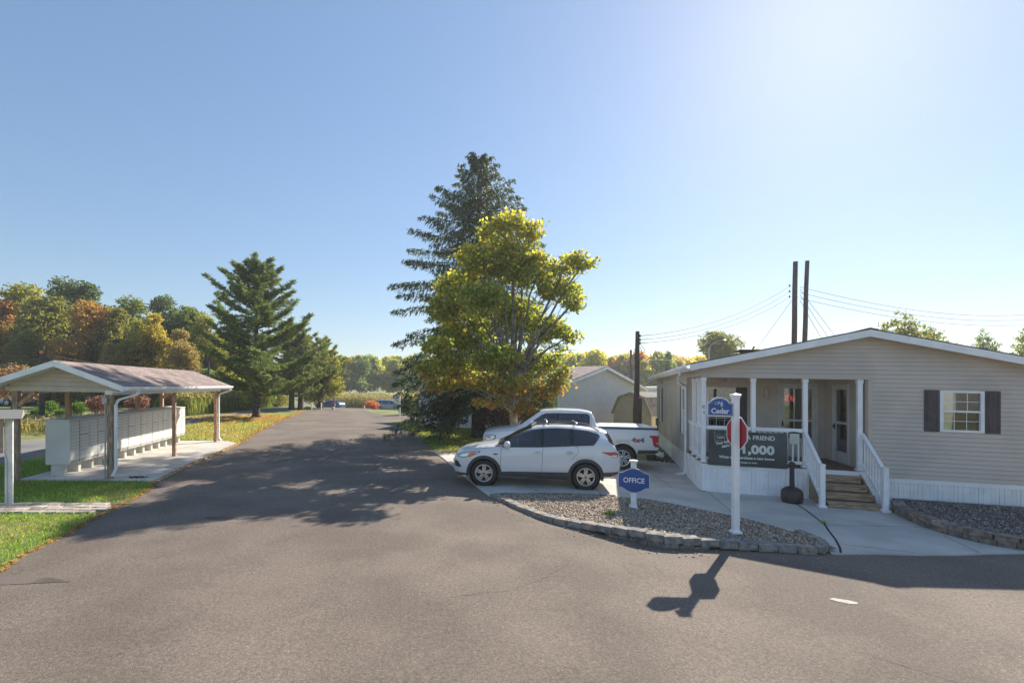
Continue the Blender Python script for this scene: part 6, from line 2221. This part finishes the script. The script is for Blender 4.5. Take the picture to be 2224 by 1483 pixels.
# by the spruce and maple
bush('dark_bush', 'dark purple bush growing beside the spruce trunk', -1.8, 25.2, 1.1, 1.9, [(.05, .022, .025), (.075, .035, .035), (.035, .025, .02)], [2, 1, 1], 2600, .10, shape=[(0, 0, 1.3, 1.1, .9, .9), (-.5, 0, .8, .9, .8, .7), (.5, 0, 1.6, .7, .7, .6)])
bush('dark_bush', 'dark purple bush between the spruce and maple trunks', .85, 23.4, 1.1, 1.9, [(.05, .022, .025), (.08, .04, .035), (.04, .03, .02)], [2, 1, 1], 3000, .09, shape=[(0, 0, 1.0, 1.0, .7, .8), (-.3, 0, 1.4, .7, .6, .5), (.4, 0, .6, .7, .6, .5)])
bush('evergreen_bush', 'feathery green conifer bush at the corner of the pale grey house', 3.05, 24.2, .75, 2.9, [(.05, .085, .022), (.085, .12, .03), (.11, .13, .03)], [2, 2, 1], 4500, .10, shape=[(0, 0, .9, .75, .6, .8), (0, 0, 1.7, .6, .55, .8), (-.35, 0, 1.4, .5, .5, .7), (.1, 0, 2.4, .35, .35, .5)], mat=NEEDLE)
bush('red_bush', 'small scarlet bush beside the minivan at the road end', -14.6, 62.5, .95, 1.35, [(.27, .08, .045), (.33, .11, .055), (.16, .11, .045)], [3, 2, 1], 1600, .13)
bush('yellow_bush', 'loose yellow-green bush behind the minivan', -12.0, 82, 2.2, 3.3, [(.28, .25, .06), (.2, .2, .05), (.3, .22, .1)], [2, 2, 1], 2200, .15)
for px_, py_, rw, h, cols, lab in ((505, 893, 34, 2.3, [(.24, .23, .035), (.16, .19, .03)], 'bright yellow-green bush left of the tall pine trunk'), (425, 894, 24, 2.2, [(.13, .16, .03), (.09, .12, .03)], 'green bush right of the mailbox bank end'), (462, 897, 26, 2.0, [(.24, .13, .06), (.2, .15, .07)], 'reddish brown brush behind the far shelter post'),
                                   (385, 895, 30, 2.4, [(.2, .11, .075), (.15, .09, .06)], 'russet brush above the far end of the mailboxes'), (575, 886, 28, 2.3, [(.11, .15, .05), (.15, .17, .06)], 'grey green willow brush right of the tall pine trunk'), (608, 883, 26, 2.4, [(.16, .16, .07), (.2, .17, .08)], 'tan weedy brush near the second pine')):
    X_, Y_ = gp(px_, py_)
    r_ = rw / 1040 * Y_
    bush('roadside_bush', lab, X_ - .8, Y_ + 1.5, r_, h, cols, [1, 1], 2400, .13, shape=[(0, 0, h * .4, r_, r_ * .8, h * .42), (-r_ * .4, .3, h * .6, r_ * .6, r_ * .6, h * .35), (r_ * .4, -.2, h * .55, r_ * .6, r_ * .6, h * .35)])
bush('small_conifer', 'little dark conifer beside the far street sign', -7.0, 43.5, .9, 2.0, [(.03, .05, .022), (.05, .07, .03)], [1, 1], 1800, .12, mat=NEEDLE, shape=[(0, 0, .5, .9, .9, .5), (0, 0, 1.1, .6, .6, .5), (0, 0, 1.6, .35, .35, .4)])
n = 40
d = unit(n)
d[:, 2] = np.abs(d[:, 2]) + .5
sl = thing('sapling', 'thin pale green sapling by the corner of the white mobile home', 'plant', -4.9, 35.0)
K[0] = K[1] = 0
quads('leaves', blades(np.array([0, 0, .5]) + d * .45, .35, .05, d), pick([(.25, .25, .08), (.2, .22, .06)], [1, 1], n), LEAF, sl)
MB().tube([(0, 0, 0), (.02, 0, .7)], .015, 5).build('stem', BARK, sl)


# ---- reeds
def reeds(name, label, poly, n, h, cols, wts):
    poly = np.array(poly)
    lo, hi = poly.min(0), poly.max(0)
    q = lo + rng.random((n * 3, 2)) * (hi - lo)
    q = q[inpoly(q, poly)][:n]
    n = len(q)
    hh = h * (.75 + .4 * rng.random(n))
    d = unit(n) * .16
    d[:, 2] = 1
    dz = np.array([drop(a, b) for a, b in q])
    P = np.stack([q[:, 0], q[:, 1], hh * .5 - S * q[:, 0] + dz], 1)
    st_ = blades(P, hh, .04, d)
    C = pick(cols, wts, n, .3)
    m_ = n // 2
    d2 = unit(m_)
    P2 = np.stack([q[:m_, 0], q[:m_, 1], hh[:m_] * (.85 + .2 * rng.random(m_)) - S * q[:m_, 0] + dz[:m_]], 1) + d2 * .1
    C2 = pick([(.19, .155, .085), (.24, .2, .115)], [1, 1], m_, .3)
    return tag(quads(name, np.concatenate([st_, blades(P2, .32, .10, d2)]), np.concatenate([C, C2]), LEAF), label, 'reeds', kind='stuff')


RC = [(.11, .105, .045), (.15, .125, .06), (.08, .09, .04)]
reeds('reeds', 'tall tan reeds beyond the end of the road', [(-30, 80), (-8, 80), (2, 82), (2, 92), (-30, 92)], 26000, 2.4, RC, [2, 2, 1])
reeds('reeds', 'band of reeds and weeds along the back road beyond the pines', [(-22.3, 41), (-22.9, 50), (-24, 60), (-27, 60), (-25.5, 50), (-24, 41), (-23.5, 36), (-22.0, 36)], 11000, 1.7, [(.12, .15, .05), (.16, .16, .07), (.08, .11, .04)], [2, 2, 1])
reeds('weeds', 'rough weedy bank across the back road left of the mailboxes', [(-27, 20.5), (-19.2, 22.5), (-20.2, 30), (-27, 25)], 2600, .55, [(.17, .17, .06), (.24, .18, .08), (.10, .13, .04)], [2, 2, 1])

# ---- small things at the far end of the road
PG2 = 'short white marker posts at the road end'
for x, y, lab in ((-17.45, 48.6, 'left white marker post in front of the blue car'), (-16.6, 49.0, 'right white marker post in front of the blue car'), (-12.6, 50.6, 'white marker post beside the scarlet bush')):
    q = thing('marker_post', lab, 'post', x, y, 0, PG2)
    MB().box(-.05, .05, -.05, .05, 0, .66 if x < -15 else .4).build('post', WHITE, q, bevel=.01)
    MB().prism([(-.06, (.66 if x < -15 else .4)), (.06, (.66 if x < -15 else .4)), (0, (.7 if x < -15 else .44))], -.06, .06, 'y').build('cap', WHITE, q)
fp = thing('flag_post', 'post dressed with red and white flag bunting at the road end', 'flag post', -15.3, 49.3)
MB().tube([(0, 0, 0), (0, 0, 1.3)], .03, 8).build('post', WHITE, fp)
MB().box(-.3, -.08, -.12, .12, 0, .33).build('box', M('pale_box', (.5, .5, .5), .6), fp)
fl = MB()
for i in range(5):
    fl.grid(lambda a, b, i=i: (.02 + a * .32 * (1 if i % 2 else -1), -.05 - .03 * math.sin(6 * a + i), 0.68 + i * .08 + b * .09 - a * .1), 4, 2)
fl.build('flag', M('flag_red', (.5, .04, .04), .7), fp, fix=False)
MB().grid(lambda a, b: (.02 + a * .12, -.09, .5 + b * .17 - a * .08), 3, 2).build('white_bunting', SIGNW, fp, fix=False)
MB().grid(lambda a, b: (-.03 - a * .08, -.09, 1.1 + b * .2), 3, 2).build('dark_bunting', M('flag_navy', (.02, .02, .06), .7), fp, fix=False)
fs_ = thing('street_sign', 'far white post with small blue street sign by the spruce', 'street sign', -7.35, 42.0)
vinyl_post(fs_, 1.82, .12, .07)
MB().prism([(-.6, 1.5), (-.08, 1.5), (-.08, 1.78), (-.2, 1.82), (-.34, 1.88), (-.48, 1.82), (-.6, 1.78)], -.02, .02, 'y').build('name_board', BLUE, fs_)
MB().box(-.48, -.2, -.024, -.021, 1.6, 1.69).build('lettering', SIGNW, fs_)
sm_ = thing('wooden_bollard', 'short dark wooden post on the lawn corner by the cross street', 'bollard', -5.4, 35.8)
MB().tube([(0, 0, 0), (.02, 0, .75)], [.1, .085], 8).build('post', POLEW, sm_)
MB().lathe([(.092, .6), (.095, .66)], 8).build('band', STEEL, sm_)
hv = thing('utility_box', 'small dark utility cabinet at the house wall behind the pickup tail', 'utility box', 6.45, 18.4, R(-15))
MB().box(-.16, .16, -.2, .2, 0, .95).build('cabinet', M('box_dark', (.05, .04, .045), .6, var=.2), hv, bevel=.02)
MB().box(-.17, .17, -.21, .21, .95, .98).build('lid', BLACK, hv, bevel=.01)

# ================================================================== THE AIR
K[0] = K[1] = 0
hz = MB().box(-420, 420, -25, 420, -14, 24).build('haze', None)  # faint far haze plus an added veil that lifts dark tones like lens glare
tag(hz, 'thin pale haze over the whole park, added to lift dark tones', 'haze', kind='stuff')
hm = bpy.data.materials.new('haze_veil')
hm.use_nodes = True
hn = hm.node_tree.nodes
hn.remove(hn['Principled BSDF'])
pv = hn.new('ShaderNodeVolumePrincipled')
pv.inputs['Color'].default_value = (.86, .9, .95, 1)
pv.inputs['Density'].default_value = .0009
pv.inputs['Anisotropy'].default_value = .35
hm.node_tree.links.new(pv.outputs[0], hn['Material Output'].inputs['Volume'])
hz.data.materials.append(hm)
